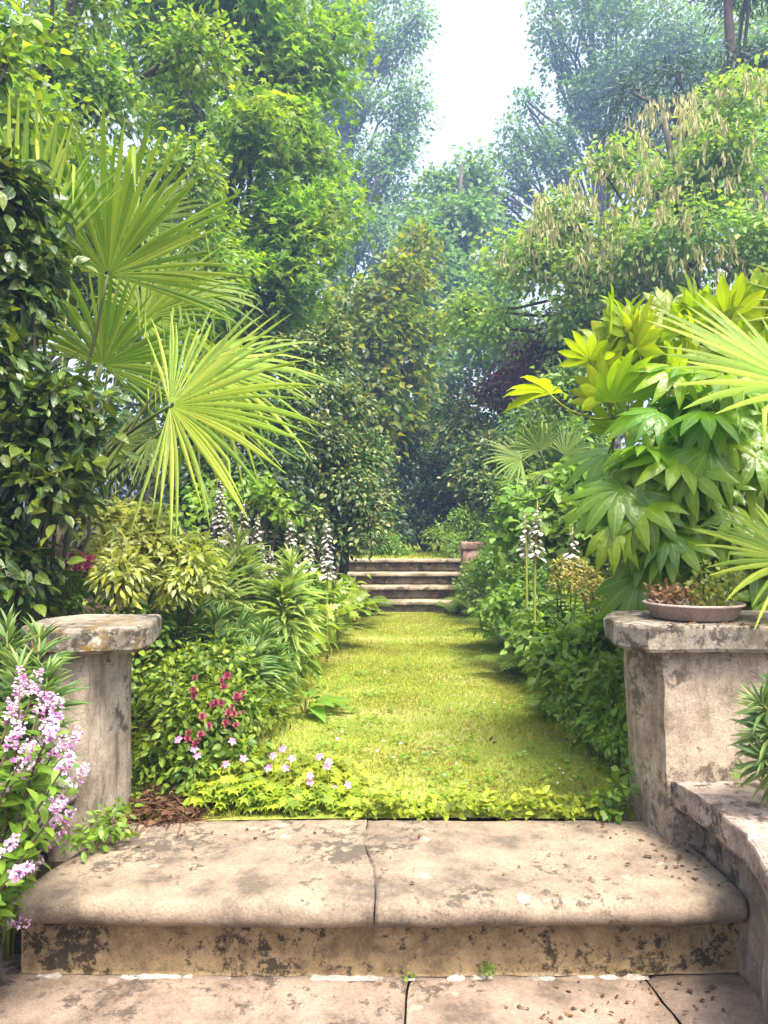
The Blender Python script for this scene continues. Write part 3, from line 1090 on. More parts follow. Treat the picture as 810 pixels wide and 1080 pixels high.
TREES = 'tall trees round the garden'
plant('lime_tree', 'leafy broad green tree filling the upper left corner, above the fan palm', 'tree', base_at(-60, 7.5),
      [(-60, 60, 7.2, 90), (30, 40, 7.4, 75), (60, 150, 7, 70), (130, 95, 7.6, 75), (170, 170, 7.6, 60), (120, 210, 7.4, 60), (215, 215, 8, 50), (0, 200, 7, 80), (185, 60, 8, 60),
       (90, -60, 7.5, 90), (-120, 250, 7.4, 110), (225, 280, 8.2, 45), (60, 300, 7.8, 80), (150, 310, 8, 60), (-40, 400, 7.6, 110)],
      T_OVATE, 'lime', 21000, .085, tr=.16, group=TREES, seed=1, lobes=2, spray=.3, twigs=260, per=12)
plant('maple_tree', 'bright green maple on the left, the tallest one left of the sky gap', 'tree', base_at(215, 11.5),
      [(250, 30, 11, 80), (320, 30, 11.5, 70), (300, 110, 11, 65), (250, 130, 10.5, 60), (200, 20, 11, 70), (340, 160, 11.5, 50), (290, 200, 10.6, 60), (310, 265, 10.6, 50), (255, 280, 10.4, 55),
       (340, 235, 11, 45), (200, 120, 11.4, 70), (350, 70, 11.8, 50), (290, -50, 11.5, 90), (180, -40, 11.4, 90), (300, 330, 11, 40), (230, 360, 11, 60)],
      T_MAPLE, 'maple', 26000, .115, tr=.19, group=TREES, seed=2, lobes=2, spray=.42, twigs=240, per=10)
plant('ash_tree', 'slender hazy tree with open crown on the left edge of the sky gap', 'tree', base_at(352, 36.8),
      [(420, 40, 36.8, 24), (440, 130, 36.8, 20), (350, 40, 36.5, 40), (385, 20, 36.8, 50), (410, 60, 36.8, 40), (425, 110, 36.8, 32), (380, 100, 36.8, 45), (430, 165, 36.8, 28), (395, 170, 36.8, 42), (420, 215, 36.8, 36), (370, 190, 35.9, 40), (385, 260, 35.9, 40),
       (440, 225, 36.8, 26), (365, 280, 35.9, 40), (390, -40, 36.8, 60), (425, 15, 36.8, 26), (330, 200, 36.8, 55), (345, 120, 36.8, 55), (405, 300, 36.8, 35), (350, 320, 35.0, 50)],
      T_RHOMB, 'bluegreen', 30000, .23, tr=.38, group=TREES, seed=3, lobes=3, spray=.7, twigs=300, per=9, twr=.014, top=P(372, 20, 36.8))
plant('golden_tree', 'yellow green tree with drooping leaves in the middle distance, left of the dark hollow', 'tree', base_at(395, 15),
      [(415, 300, 15, 32), (430, 345, 15, 30), (405, 350, 14.5, 34), (400, 400, 14.5, 34), (425, 395, 15, 26), (440, 255, 16, 24), (395, 440, 14.4, 34), (425, 440, 15, 22), (380, 330, 15, 36)],
      T_RHOMB, 'gold', 6500, .17, tr=.13, group=TREES, seed=4, top=P(405, 350, 15), lobes=3, spray=.5, droop=.5, twigs=90, per=12)
plant('laburnum_tree', 'laburnum on the right hung with tan seed pods', 'tree', base_at(745, 11.5),
      [(790, 150, 10.8, 70), (720, 170, 11, 65), (660, 210, 11, 62), (600, 240, 11.5, 52), (560, 280, 12, 48), (620, 300, 11.4, 55), (690, 280, 10.8, 60), (760, 260, 10.6, 65), (820, 240, 10.6, 70),
       (540, 330, 12, 42), (600, 355, 11.6, 48), (680, 345, 11, 55), (760, 340, 10.8, 60), (505, 320, 12.5, 32), (525, 270, 12.5, 32), (840, 340, 10.6, 70), (640, 160, 11.5, 40), (760, 110, 11, 45)],
      T_RHOMB, 'labur', 24000, .105, 'bark', .15, TREES, 5, lobes=2, spray=.32, droop=.5, twigs=320, per=12, upbias=.1)
lab = bpy.data.objects['laburnum_tree']
C, R = blob_world([(790, 120, 10.4, 62), (720, 150, 10.4, 60), (655, 190, 10.5, 58), (600, 225, 11, 45), (690, 240, 10.3, 55), (780, 200, 10.2, 60), (560, 265, 11.5, 40), (640, 280, 10.8, 45), (740, 290, 10.3, 50), (700, 130, 10.6, 40)])
r = np.random.default_rng(77)
pods = MB()
ncl = 420
bi = r.integers(0, len(C), ncl)
for k in range(ncl):
    d = nrm(r.normal(size=3) + np.array([0, -.8, .1]))
    c = C[bi[k]] + d * R[bi[k]] * r.uniform(.7, 1.05)
    m_ = r.integers(4, 9)
    off = np.stack([r.normal(size=m_) * .03, r.normal(size=m_) * .03, -r.random(m_) * .16], -1)
    pods.inst(T_POD, c + off, r.normal(size=(m_, 3)) * .22 + [0, 0, -1], r.normal(size=(m_, 3)), np.stack([np.full(m_, .16), r.uniform(.09, .15, m_), np.full(m_, .12)], -1) * 1.1)
tag(pods.build('seed_pods', M['pod'], lab), 'clusters of hanging tan pods', kind='stuff')
plant('robinia_tree', 'tall hazy blue-green tree rising to the right of the sky gap', 'tree', base_at(650, 35.1),
      [(566, 22, 36, 24), (582, 75, 36, 20), (562, 108, 36, 24), (540, 142, 36, 22), (522, 168, 36.5, 18), (506, 190, 37, 16), (548, 175, 36, 24), (575, 150, 35.5, 30), (630, 40, 35, 50), (660, 100, 34.5, 50), (790, 20, 33.5, 60), (760, 110, 33.5, 60), (610, 20, 35.1, 60), (590, 45, 36.1, 26), (612, 112, 35.1, 38), (562, 150, 36.1, 22), (640, 90, 34.2, 55), (690, 40, 34.2, 60), (600, 170, 35.1, 50), (556, 205, 36.1, 30), (670, 150, 34.2, 55),
       (520, 215, 37.0, 24), (740, 60, 33.3, 60), (585, 0, 36.1, 24), (620, -50, 35.1, 80), (720, -40, 34.2, 80), (720, 120, 33.3, 55), (530, 240, 37.0, 36), (800, 60, 33.3, 70)],
      T_RHOMB, 'bluegreen', 32000, .22, tr=.38, group=TREES, seed=6, lobes=3, spray=.6, twigs=320, per=9, twr=.014)
plant('pine_tree', 'dark conifer with a reddish trunk in the upper right corner', 'tree', base_at(800, 14),
      [(770, 75, 13.8, 40, .4), (820, 60, 13.6, 60, .4), (720, 110, 13.8, 45, .4), (690, 85, 14, 36, .4), (850, 110, 13.6, 60, .4), (770, -20, 14, 60, .4), (640, 140, 14, 30, .4), (830, 0, 14, 60, .4)],
      T_THIN, 'conifer', 9000, .16, 'bark2', .24, TREES, 7, lobes=2, spray=.36, twigs=120, per=18, top=P(765, -60, 14))
# the far wood closing the view, each tree its own
FAR = [('tall dark tree far behind, directly under the sky gap', 470, 30, [(475, 215, 30, 42), (450, 260, 30, 40), (500, 240, 30, 38), (470, 300, 29, 46), (510, 300, 29, 40), (440, 320, 29, 38), (480, 360, 28, 46), (455, 195, 31, 22), (500, 190, 31, 26)], 'bluegreen', 11000, .3),
       ('dark tree in the middle distance standing left of the golden tree', 330, 24, [(330, 330, 24, 60), (370, 380, 23, 50), (300, 380, 24, 60), (350, 440, 22, 55), (400, 480, 22, 45), (440, 440, 23, 45), (430, 380, 24, 42), (300, 470, 22, 60)], 'darkmid', 10000, .22),
       ('dark spreading tree behind the purple shrub', 540, 22, [(520, 370, 22, 50), (560, 340, 22, 55), (480, 400, 22, 44), (600, 400, 21, 60), (460, 440, 21, 44), (520, 440, 20, 50), (640, 340, 21, 60), (700, 400, 20, 70)], 'darkmid', 11000, .2),
       ('broad dark tree behind the laburnum', 780, 24, [(700, 200, 24, 80), (800, 200, 24, 90), (760, 320, 23, 90), (880, 300, 23, 100), (650, 300, 24, 70), (850, 80, 24, 100), (600, 270, 25, 50)], 'bluegreen', 9000, .28),
       ('broad dark tree behind the maple', 150, 22, [(60, 60, 22, 100), (160, 60, 22, 90), (250, 160, 22, 80), (120, 220, 21, 100), (220, 300, 21, 90), (20, 300, 21, 110), (300, 60, 23, 60), (-60, 160, 21, 110), (300, 260, 22, 60)], 'darkmid', 10000, .28)]
for k, (lb, px, d, bl, mt, n, ll) in enumerate(FAR):
    plant('broadleaf_tree', lb, 'tree', base_at(px, d), bl, T_RHOMB, mt, n, ll, tr=.25, group=TREES, seed=20 + k, lobes=3, spray=.75, twigs=60, per=12, twr=.014)

plant('holly_bush', 'tall dark bush behind the fan palm on the left', 'bush', base_at(20, 11),
      [(0, 350, 11, 90), (80, 330, 11, 80), (140, 400, 11, 80), (20, 440, 10.5, 90), (110, 490, 10.5, 80), (-90, 420, 10.5, 110), (180, 330, 11.5, 60), (200, 480, 11, 60)],
      T_OVATE, 'darkmid', 9000, .12, tr=.04, seed=38, tree=False, stems=8, lobes=2, spray=.35, twigs=40, per=12)
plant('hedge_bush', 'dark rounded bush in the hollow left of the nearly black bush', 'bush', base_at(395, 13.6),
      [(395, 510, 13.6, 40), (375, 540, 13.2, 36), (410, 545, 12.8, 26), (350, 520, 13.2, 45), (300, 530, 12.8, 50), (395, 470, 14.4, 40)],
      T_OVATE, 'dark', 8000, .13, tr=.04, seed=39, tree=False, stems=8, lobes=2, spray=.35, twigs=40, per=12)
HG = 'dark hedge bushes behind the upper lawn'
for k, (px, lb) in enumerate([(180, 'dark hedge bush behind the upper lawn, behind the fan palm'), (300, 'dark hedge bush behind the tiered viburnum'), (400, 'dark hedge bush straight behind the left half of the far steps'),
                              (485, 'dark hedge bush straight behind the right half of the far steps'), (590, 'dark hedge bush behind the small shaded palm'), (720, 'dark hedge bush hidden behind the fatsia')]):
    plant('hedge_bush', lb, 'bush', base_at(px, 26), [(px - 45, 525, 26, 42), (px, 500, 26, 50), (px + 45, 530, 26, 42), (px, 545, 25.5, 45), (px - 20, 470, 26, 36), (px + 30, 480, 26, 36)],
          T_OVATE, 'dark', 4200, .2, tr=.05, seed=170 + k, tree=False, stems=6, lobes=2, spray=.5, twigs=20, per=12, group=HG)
# ------------------------------------------------------------------ middle shrubs
plant('viburnum_bush', 'tall dark bush with pale tipped tiers of leaves on the left of the lawn', 'bush', base_at(345, 8.6),
      [(340, 385, 8.8, 45), (375, 420, 8.8, 36), (320, 430, 8.6, 48), (365, 470, 8.5, 46), (330, 500, 8.4, 50), (385, 470, 8.8, 28), (360, 530, 8.4, 45), (310, 545, 8.3, 45), (388, 520, 8.8, 26), (335, 565, 8.2, 40), (372, 562, 8.3, 30), (295, 580, 8, 40), (300, 400, 8.8, 40), (355, 360, 8.9, 25)],
      T_OVATE, 'variegated', 21000, .062, tr=.03, seed=30, tree=False, stems=9, lobes=2, spray=.2, twigs=120, per=12, flat=.18)
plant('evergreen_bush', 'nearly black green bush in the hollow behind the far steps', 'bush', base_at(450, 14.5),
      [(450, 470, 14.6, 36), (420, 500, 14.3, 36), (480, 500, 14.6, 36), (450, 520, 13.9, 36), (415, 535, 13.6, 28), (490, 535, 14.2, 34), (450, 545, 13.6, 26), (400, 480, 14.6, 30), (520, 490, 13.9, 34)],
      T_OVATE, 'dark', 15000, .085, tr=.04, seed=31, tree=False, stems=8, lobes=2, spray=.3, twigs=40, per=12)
plant('purple_bush', 'purple leaved bush below the laburnum', 'bush', base_at(540, 13),
      [(545, 385, 13, 34), (520, 410, 13, 30), (575, 370, 12.6, 34), (555, 420, 12.5, 34), (590, 350, 12.6, 26)],
      T_OVATE, 'purple', 4200, .09, tr=.03, seed=32, tree=False, stems=7, lobes=2, spray=.28, twigs=60, per=12)
plant('laurel_bush', 'pale tipped green bush right of the far steps, under the purple bush', 'bush', base_at(500, 12.5),
      [(480, 460, 13, 30), (470, 430, 13.4, 26), (510, 470, 12.5, 32), (540, 480, 12, 36), (500, 510, 12, 32), (540, 520, 11.5, 34), (500, 440, 13, 26), (575, 460, 11.6, 40)],
      T_OVATE, 'variegated', 9000, .085, tr=.03, seed=33, tree=False, stems=7, lobes=2, spray=.26, twigs=60, per=12)
plant('box_bush', 'pale green flowering bush on the left above the far steps', 'bush', base_at(398, 12),
      [(385, 575, 12, 20), (405, 578, 12, 22), (420, 582, 12, 14), (370, 570, 11.8, 18)], T_OVATE, 'hydr', 3200, .05, tr=.015, seed=34, tree=False, stems=6, lobes=2, spray=.14, twigs=30, per=10)
plant('privet_bush', 'light green bush on the right above the far steps', 'bush', base_at(495, 11.4),
      [(502, 602, 9.5, 13), (512, 618, 9.4, 14), (475, 565, 11.5, 20), (495, 560, 11.4, 26), (515, 570, 11, 24), (485, 580, 11.2, 18)], T_OVATE, 'fresh', 3400, .05, tr=.015, seed=35, tree=False, stems=6, lobes=2, spray=.15, twigs=30, per=10)
plant('smoke_bush', 'dark green bush closing the right side under the laburnum', 'bush', base_at(640, 9.5),
      [(600, 420, 9.8, 45), (650, 410, 9.6, 55), (570, 460, 9.6, 40), (620, 480, 9.2, 45), (700, 430, 9, 60), (560, 510, 9.2, 34), (760, 420, 9, 70), (880, 470, 8, 90), (1010, 490, 7, 110), (1150, 500, 6.5, 130)],
      T_OVATE, 'midgreen', 19000, .085, tr=.03, seed=36, tree=False, stems=9, lobes=2, spray=.26, twigs=60, per=12)
plant('yew_bush', 'dark bush filling the shade left of the tiered viburnum', 'bush', base_at(250, 7.8),
      [(250, 400, 8.2, 50), (280, 460, 8, 45), (230, 470, 7.8, 50), (260, 520, 7.6, 45), (190, 450, 7.8, 50), (200, 520, 7.4, 50), (290, 520, 7.8, 36), (120, 480, 7.6, 60), (-20, 500, 7, 70), (-130, 500, 6.5, 90), (-260, 500, 6.2, 110)],
      T_OVATE, 'dark', 17000, .075, tr=.03, seed=37, tree=False, stems=8, lobes=2, spray=.22, twigs=40, per=12)

# ------------------------------------------------------------------ left border
plant('camellia_bush', 'dark glossy camellia on the left edge, in front of the fan palm', 'bush', base_at(-10, 3.3),
      [(20, 330, 3.2, 50), (45, 400, 3.1, 55), (15, 440, 3.0, 55), (62, 450, 3.2, 36), (30, 500, 3.0, 50), (62, 500, 3.2, 30), (-30, 380, 3, 70), (20, 270, 3.2, 36), (-20, 220, 3.1, 55), (-30, 550, 2.9, 70), (10, 205, 3.2, 25), (88, 420, 3.3, 20), (10, 570, 3.1, 42)],
      T_OVATE, 'camellia', 5600, .07, tr=.016, seed=40, tree=False, stems=14, lobes=2, spray=.13, twigs=140, per=9, twr=.004, bark='twig')
plant('hornbeam_branch_tree', 'small leafed young tree whose leaves hang into the top left corner', 'tree', base_at(-150, 4.2),
      [(-20, 60, 4, 45), (10, 110, 4.1, 36), (-30, 150, 4, 50), (15, 30, 4.2, 30), (-60, 20, 4, 60)], T_ROUND, 'lime', 900, .075, tr=.05, group=TREES, seed=41, lobes=2, spray=.2, per=8, twigs=60, twr=.004)


def tint_thing_name(o, nm):
    o.name = nm


bpy.data.objects['hornbeam_branch_tree'].name = 'hornbeam_tree'


def fan_frond(mb, hub, axis, normal, R_, spread=140, nseg=38, droop=.18, fold=.55, r=None, cup=.12, lift=0.0):
    y = nrm(axis)
    z = np.asarray(normal, float)
    z = nrm(z - (z @ y) * y)
    x = np.cross(y, z)
    ts = np.array([.03, .16, .3, .44, .58, .72, .86, 1.0])
    dth = math.radians(2 * spread) / nseg
    for k in range(nseg):
        th = math.radians(-spread) + dth * (k + .5) + r.normal() * dth * .12
        edge = abs(th) / math.radians(spread)
        L_ = R_ * (1.0 - .22 * edge ** 2) * r.uniform(.84, 1.06)
        dv = math.cos(th) * y + math.sin(th) * x
        tv = -math.sin(th) * y + math.cos(th) * x
        sp = r.uniform(.42, .56)
        w = np.where(ts < sp, math.tan(dth / 2) * ts * L_ * 1.02, math.tan(dth / 2) * sp * L_ * np.clip(1 - (ts - sp) / (1 - sp), 0, 1) ** .55 * .95)
        w = np.maximum(w, .0012)
        c = hub + dv * (ts * L_)[:, None] + z * (cup * R_ * ts ** 1.5 * (1 - .3 * math.cos(th)))[:, None]
        dr = droop * r.uniform(.6, 1.5)
        c[:, 2] -= R_ * dr * ts ** 2.6
        if r.random() < .16:      # a snapped tip hangs down
            kx = 5
            brk = c[kx].copy()
            ln = (1 - ts[kx]) * L_
            for q_ in range(kx + 1, len(ts)):
                c[q_] = brk + (ts[q_] - ts[kx]) / (1 - ts[kx]) * ln * nrm(np.array([dv[0] * .25, dv[1] * .25 - .1, -1.0]))
        c += tv[None] * (r.normal() * .045 * R_ * ts ** 2)[:, None]
        up = z * 1.0
        a = c - tv * w[:, None] - up * (w * fold)[:, None]
        b = c + up * (w * fold * .6)[:, None]
        e = c + tv * w[:, None] - up * (w * fold)[:, None]
        V = np.stack([a, b, e], 1).reshape(-1, 3)
        i = np.arange(len(ts) - 1) * 3
        mb.rib[mb.n] = np.tile(np.array([0, .955, 0], np.float32), len(ts))
        mb.add(V, [np.concatenate([np.stack([i, i + 1, i + 4, i + 3], -1), np.stack([i + 1, i + 2, i + 5, i + 4], -1)])])


def palm(name, label, base, crown, fronds, seed):
    r = np.random.default_rng(seed)
    root = thing(name, label, 'palm', base)
    tk = MB()
    tk.tube(curve_pts(base - np.array([0, 0, .1]), crown, 10, 0, .01, r), np.linspace(.10, .085, 10) * (1 + .12 * (np.arange(10) % 2)), 10)
    # shaggy fibre and old leaf bases
    n_ = 140
    t = r.random(n_)
    an = r.random(n_) * 6.28
    pos = base + (crown - base) * t[:, None] + .085 * np.stack([np.cos(an), np.sin(an), 0 * an], -1)
    tk.inst(T_LANCE, pos, np.stack([np.cos(an), np.sin(an), 1.4 + 0 * an], -1), np.stack([np.cos(an), np.sin(an), -.6 + 0 * an], -1), np.stack([np.full(n_, .3), np.full(n_, .14), np.full(n_, .14)], -1))
    tk.build('trunk', M['bark'], root)
    for (hub, axis, nor, R_, spread, nseg, droop, mt) in fronds:
        f = MB()
        fan_frond(f, hub, axis, nor, R_, spread, nseg, droop, r=r)
        fo = f.build('frond', M[mt], root)
        s = MB()
        st = crown + np.array([r.normal() * .04, r.normal() * .04, -r.random() * .15])
        s.tube(curve_pts(st, hub, 9, .06 * np.linalg.norm(hub - st), .012, r), np.linspace(.013, .0075, 9), 6)
        s.build('petiole', M['petiole'], fo)
    return root


def V3(*a):
    return np.array(a, float)


pb = base_at(55, 4.15)
cr = P(62, 545, 4.15)
palm('fan_palm', 'large fan palm with lime green pleated fronds on the left', pb, cr, [
    (P(114, 290, 3.85), V3(.25, -.3, 1), V3(.45, -1, .1), .82, 96, 42, .06, 'palm'),
    (P(179, 428, 3.55), V3(1, -.1, .22), V3(-.12, -.9, .5), .74, 104, 48, .15, 'palm'),
    (P(108, 385, 4.1), V3(.5, -.2, .85), V3(.3, -1, .2), .62, 105, 42, .10, 'palm'),
    (P(200, 392, 4.1), V3(1, .1, .22), V3(-.2, -.75, .8), .78, 100, 46, .32, 'palm'),
    (P(40, 282, 3.55), V3(.02, -.1, 1), V3(.5, -1, .1), .76, 46, 22, .02, 'palm'),
    (P(18, 300, 3.5), V3(-.1, -.1, 1), V3(.5, -1, .1), .85, 45, 20, .04, 'palm'),
    (P(185, 310, 4.4), V3(1, .15, .15), V3(-.1, -.6, .8), .55, 95, 34, .3, 'palmdark'),
    (P(150, 335, 4.3), V3(.8, -.1, .6), V3(.1, -.9, .5), .66, 112, 44, .18, 'palm'),
    (P(140, 240, 4.6), V3(.7, .2, .8), V3(-.1, -.8, .5), .55, 105, 36, .2, 'palmdark'),
    (P(160, 462, 3.9), V3(.4, -.15, -.9), V3(.6, -.7, .3), .30, 65, 24, .1, 'palmdark'),
    (P(205, 425, 4.0), V3(1, 0, -.1), V3(.1, -.7, .6), .55, 75, 32, .2, 'palm'),
    (P(10, 330, 4.6), V3(-.7, .1, .7), V3(.2, -.9, .4), .60, 115, 36, .2, 'palmdark'),
    (P(80, 235, 4.8), V3(.1, .4, .9), V3(-.1, -.8, .5), .60, 100, 32, .15, 'palmdark'),
    (P(60, 440, 4.2), V3(-.3, -.2, .5), V3(.2, -.9, .4), .42, 115, 30, .2, 'palmdark'),
    (P(120, 470, 4.3), V3(.9, -.1, .1), V3(.2, -.7, .7), .42, 90, 30, .25, 'palmdark'),
], 301)
# extra bare stalks in the shade under the fronds
root = bpy.data.objects['fan_palm']
s = MB()
r = np.random.default_rng(8)
for k in range(16):
    a = cr + np.array([r.normal() * .12, r.normal() * .12 - .05, -r.random() * .25])
    b = a + np.array([r.uniform(-.3, .6), r.normal() * .2 - .1, r.uniform(.35, .9)])
    s.tube(curve_pts(a, b, 6, .03, .015, r), np.linspace(.011, .005, 6), 6)
s.build('old_petioles', M['petiole'], root)

pb = base_at(905, 3.0)
palm('fan_palm', 'fan palm at the right edge whose fronds reach over the pier', pb, V3(pb[0], 3.0, .95), [
    (P(848, 408, 2.55), V3(-1, -.28, .12), V3(-.1, -.75, .75), .60, 105, 32, .10, 'palm'),
    (P(838, 592, 2.55), V3(-1, -.2, .1), V3(-.1, -.8, .7), .36, 95, 26, .16, 'palm'),
    (P(900, 330, 2.9), V3(.3, 0, 1), V3(-.2, -.9, .3), .5, 110, 34, .1, 'palm'),
    (P(960, 480, 2.7), V3(.9, -.2, .3), V3(0, -.8, .6), .5, 110, 34, .2, 'palmdark'),
], 302)

# small spiky palm in the mid distance on the right
pb = base_at(575, 8.4)
palm('fan_palm', 'small dark fan palm in the shade right of the lawn', pb, P(578, 505, 8.4), [
    (P(570, 475, 8.3), V3(-.3, -.1, .9), V3(0, -1, .3), .48, 100, 24, .15, 'palmdark'),
    (P(550, 485, 8.2), V3(-1, -.2, .25), V3(0, -.8, .6), .48, 100, 24, .2, 'palmdark'),
    (P(595, 480, 8.2), V3(.7, -.2, .6), V3(0, -.8, .6), .48, 100, 24, .2, 'palmdark'),
    (P(580, 495, 8.1), V3(.3, -.6, -.1), V3(0, -.5, .8), .42, 100, 24, .2, 'palmdark'),
], 303)


# spurges (euphorbia): leafy bottle-brush heads on stems
def spurge_head(st, lf, base, top, ll, n, r, lean=0.0):
    pts = curve_pts(base, top, 8, 0, .012, r)
    st.tube(pts, np.linspace(.0075, .004, 8), 6)
    t = r.random(n) ** .75
    f = .42 + .58 * t
    pos = np.stack([np.interp(f * 7, np.arange(8), pts[:, k]) for k in range(3)], -1)
    ax = nrm(top - base)
    a = nrm(np.cross(ax, [.3, .9, .1]))
    b = np.cross(ax, a)
    an = np.arange(n) * 2.39996 + r.normal(size=n) * .2
    rad = np.cos(an)[:, None] * a + np.sin(an)[:, None] * b
    el = np.interp(f, [.42, .7, .93, 1], [-.55, .15, .9, 2.6])
    yd = nrm(rad + ax * el[:, None] + .12 * r.normal(size=(n, 3)))
    nd = ax[None] - rad * .3
    sc_ = ll * np.interp(f, [.42, .6, .9, 1], [.8, 1.05, .95, .6]) * r.uniform(.85, 1.15, n)
    lf.inst(T_LANCE, pos, yd, nd + .1 * r.normal(size=(n, 3)), np.stack([sc_ * .55, sc_, sc_], -1))


def spurge(name, label, base, heads, mat, ll, n, seed, group='spurges with narrow leaves'):
    r = np.random.default_rng(seed)
    base = np.asarray(base, float)
    root = thing(name, label, 'plant', base, group)
    st = MB()
    for top in heads:
        lf = MB()
        top = np.asarray(top, float)
        b = base + np.array([r.normal() * .03, r.normal() * .03, 0]) * 1.0
        b = b + (top - b) * np.array([.35, .35, 0])
        spurge_head(st, lf, b, top, ll, n, r)
        lf.build('leafy_head', M[mat], root)
    st.build('stems', M['greenstem'], root)


spurge('spurge', 'blue green spurge at the left edge, in front of the stained pier', G(10, 2.3, PZ), [P(8, 665, 2.2), P(42, 672, 2.25), P(50, 715, 2.15), P(20, 705, 2.1), P(-25, 680, 2.2)], 'euph', .13, 130, 51)
spurge('spurge', 'tallest pale spurge of the left border, below the white flower spikes', base_at(245, 4.5), [P(250, 572, 4.4), P(236, 600, 4.1), P(258, 590, 4.4)], 'euphlight', .2, 150, 52)
spurge('spurge', 'pale spurge head beside the acanthus spike nearest the lawn', base_at(305, 4.5), [P(308, 592, 4.4), P(299, 622, 4.3)], 'euphlight', .2, 140, 53)
spurge('spurge', 'spurge clump with several heads just right of the stained pier', base_at(205, 3.7), [P(208, 630, 3.7), P(160, 625, 3.8), P(185, 652, 3.5), P(228, 655, 3.6)], 'euph', .16, 125, 54)
spurge('spurge', 'low spurge clump leaning over the pink rose bush', base_at(262, 3.7), [P(255, 655, 3.9), P(278, 668, 3.7), P(265, 690, 3.5), P(292, 690, 3.8), P(240, 668, 3.7)], 'euph', .15, 120, 55)
spurge('spurge', 'green spurge reaching in at the right edge above the bench', V3(1.52, 2.36, .2), [P(802, 742, 2.12), P(812, 770, 2.1), P(830, 730, 2.15), P(808, 798, 2.1)], 'euph', .12, 100, 56)

# shrubs of the left border
plant('choisya_bush', 'pale yellow leaved bush left of the spurges', 'bush', base_at(150, 3.65),
      [(150, 570, 3.53, 38), (185, 575, 3.49, 34), (118, 565, 3.61, 32), (208, 595, 3.44, 26), (165, 548, 3.61, 30), (140, 605, 3.36, 36), (105, 590, 3.44, 28), (180, 605, 3.36, 30), (130, 540, 3.70, 22)],
      t_leaf(.17, 4, .3, .25), 'yellowshrub', 5600, .05, tr=.012, seed=60, tree=False, stems=9, lobes=2, spray=.075, twigs=60, per=9, twr=.003, bark='twig', upbias=.5)
plant('photinia_bush', 'sparse bush with reddish shoots behind the yellow bush', 'bush', base_at(265, 6.4),
      [(270, 520, 6.4, 26), (245, 540, 6.4, 24), (290, 530, 6.4, 22), (225, 520, 6.5, 22), (185, 545, 6, 20)], T_OVATE, 'fresh', 900, .07, tr=.012, seed=61, tree=False, stems=8, lobes=2, spray=.14, twigs=60, per=7, twr=.004, bark='twig')
plant('abelia_bush', 'green bush behind the stained pier with one spray of pink blooms', 'bush', base_at(60, 3.5),
      [(40, 625, 3.5, 36), (90, 625, 3.5, 36), (10, 635, 3.4, 36), (130, 645, 3.5, 30), (70, 605, 3.6, 26), (160, 660, 3.4, 30), (-70, 650, 3.3, 60), (-180, 660, 3.2, 80), (-300, 660, 3.3, 90)],
      T_OVATE, 'fresh', 5200, .042, tr=.009, seed=62, tree=False, stems=9, lobes=2, spray=.1, twigs=60, per=8, twr=.003, bark='twig')
rose, C, R = plant('rose_bush', 'dark green rose bush with crimson blooms right of the stained pier', 'bush', base_at(205, 3.15),
                   [(175, 700, 3.2, 40), (215, 700, 3.2, 40), (250, 720, 3.1, 38), (180, 750, 3.1, 42), (225, 755, 3.0, 42), (265, 750, 3.1, 32), (165, 795, 3.05, 32), (205, 800, 2.95, 36), (245, 790, 2.95, 32), (285, 740, 3.3, 26), (150, 720, 3.2, 24)],
                   T_OVATE, 'rosegreen', 6500, .033, tr=.008, seed=63, tree=False, stems=12, lobes=2, spray=.09, twigs=100, per=8, twr=.0025, bark='twig')


def bloom(name, parent, c, s, mat, r, npet=11, share=[None]):
    mb = MB()
    an = np.arange(npet) * 2.4
    e = np.linspace(.1, 1.0, npet)
    yd = np.stack([np.cos(an) * e, np.sin(an) * e, 1.15 - e], -1)
    nd = np.stack([-np.cos(an), -np.sin(an), .4 + 0 * an], -1)
    ax = nrm(np.array([r.normal() * .5, -.8, .6 + r.normal() * .3]))
    a = nrm(np.cross(ax, [.9, .1, .3]))
    b = np.cross(ax, a)
    B = np.stack([a, b, ax])
    mb.inst(T_PETAL, np.repeat(np.asarray(c)[None], npet, 0), yd @ B, nd @ B, np.full(npet, s))
    return mb.build(name, M[mat], parent)


r = np.random.default_rng(64)
for px, py in [(240, 713), (233, 718), (250, 735), (257, 730), (225, 743), (228, 741), (234, 742), (213, 756), (241, 752), (246, 753), (257, 752), (238, 763), (249, 765), (200, 773), (212, 775), (197, 780),
               (204, 728), (205, 735), (206, 715), (253, 738), (220, 765), (245, 745), (236, 725), (207, 784)]:
    bloom('bloom', rose, P(px, py, 2.83), .016 * r.uniform(.7, 1.25), 'red', r)
ab = bpy.data.objects['abelia_bush']
for px, py in [(76, 588), (82, 586), (86, 592), (92, 598), (80, 600), (95, 590), (72, 596)]:
    bloom('bloom', ab, P(px, py, 3.2), .026, 'red', r)


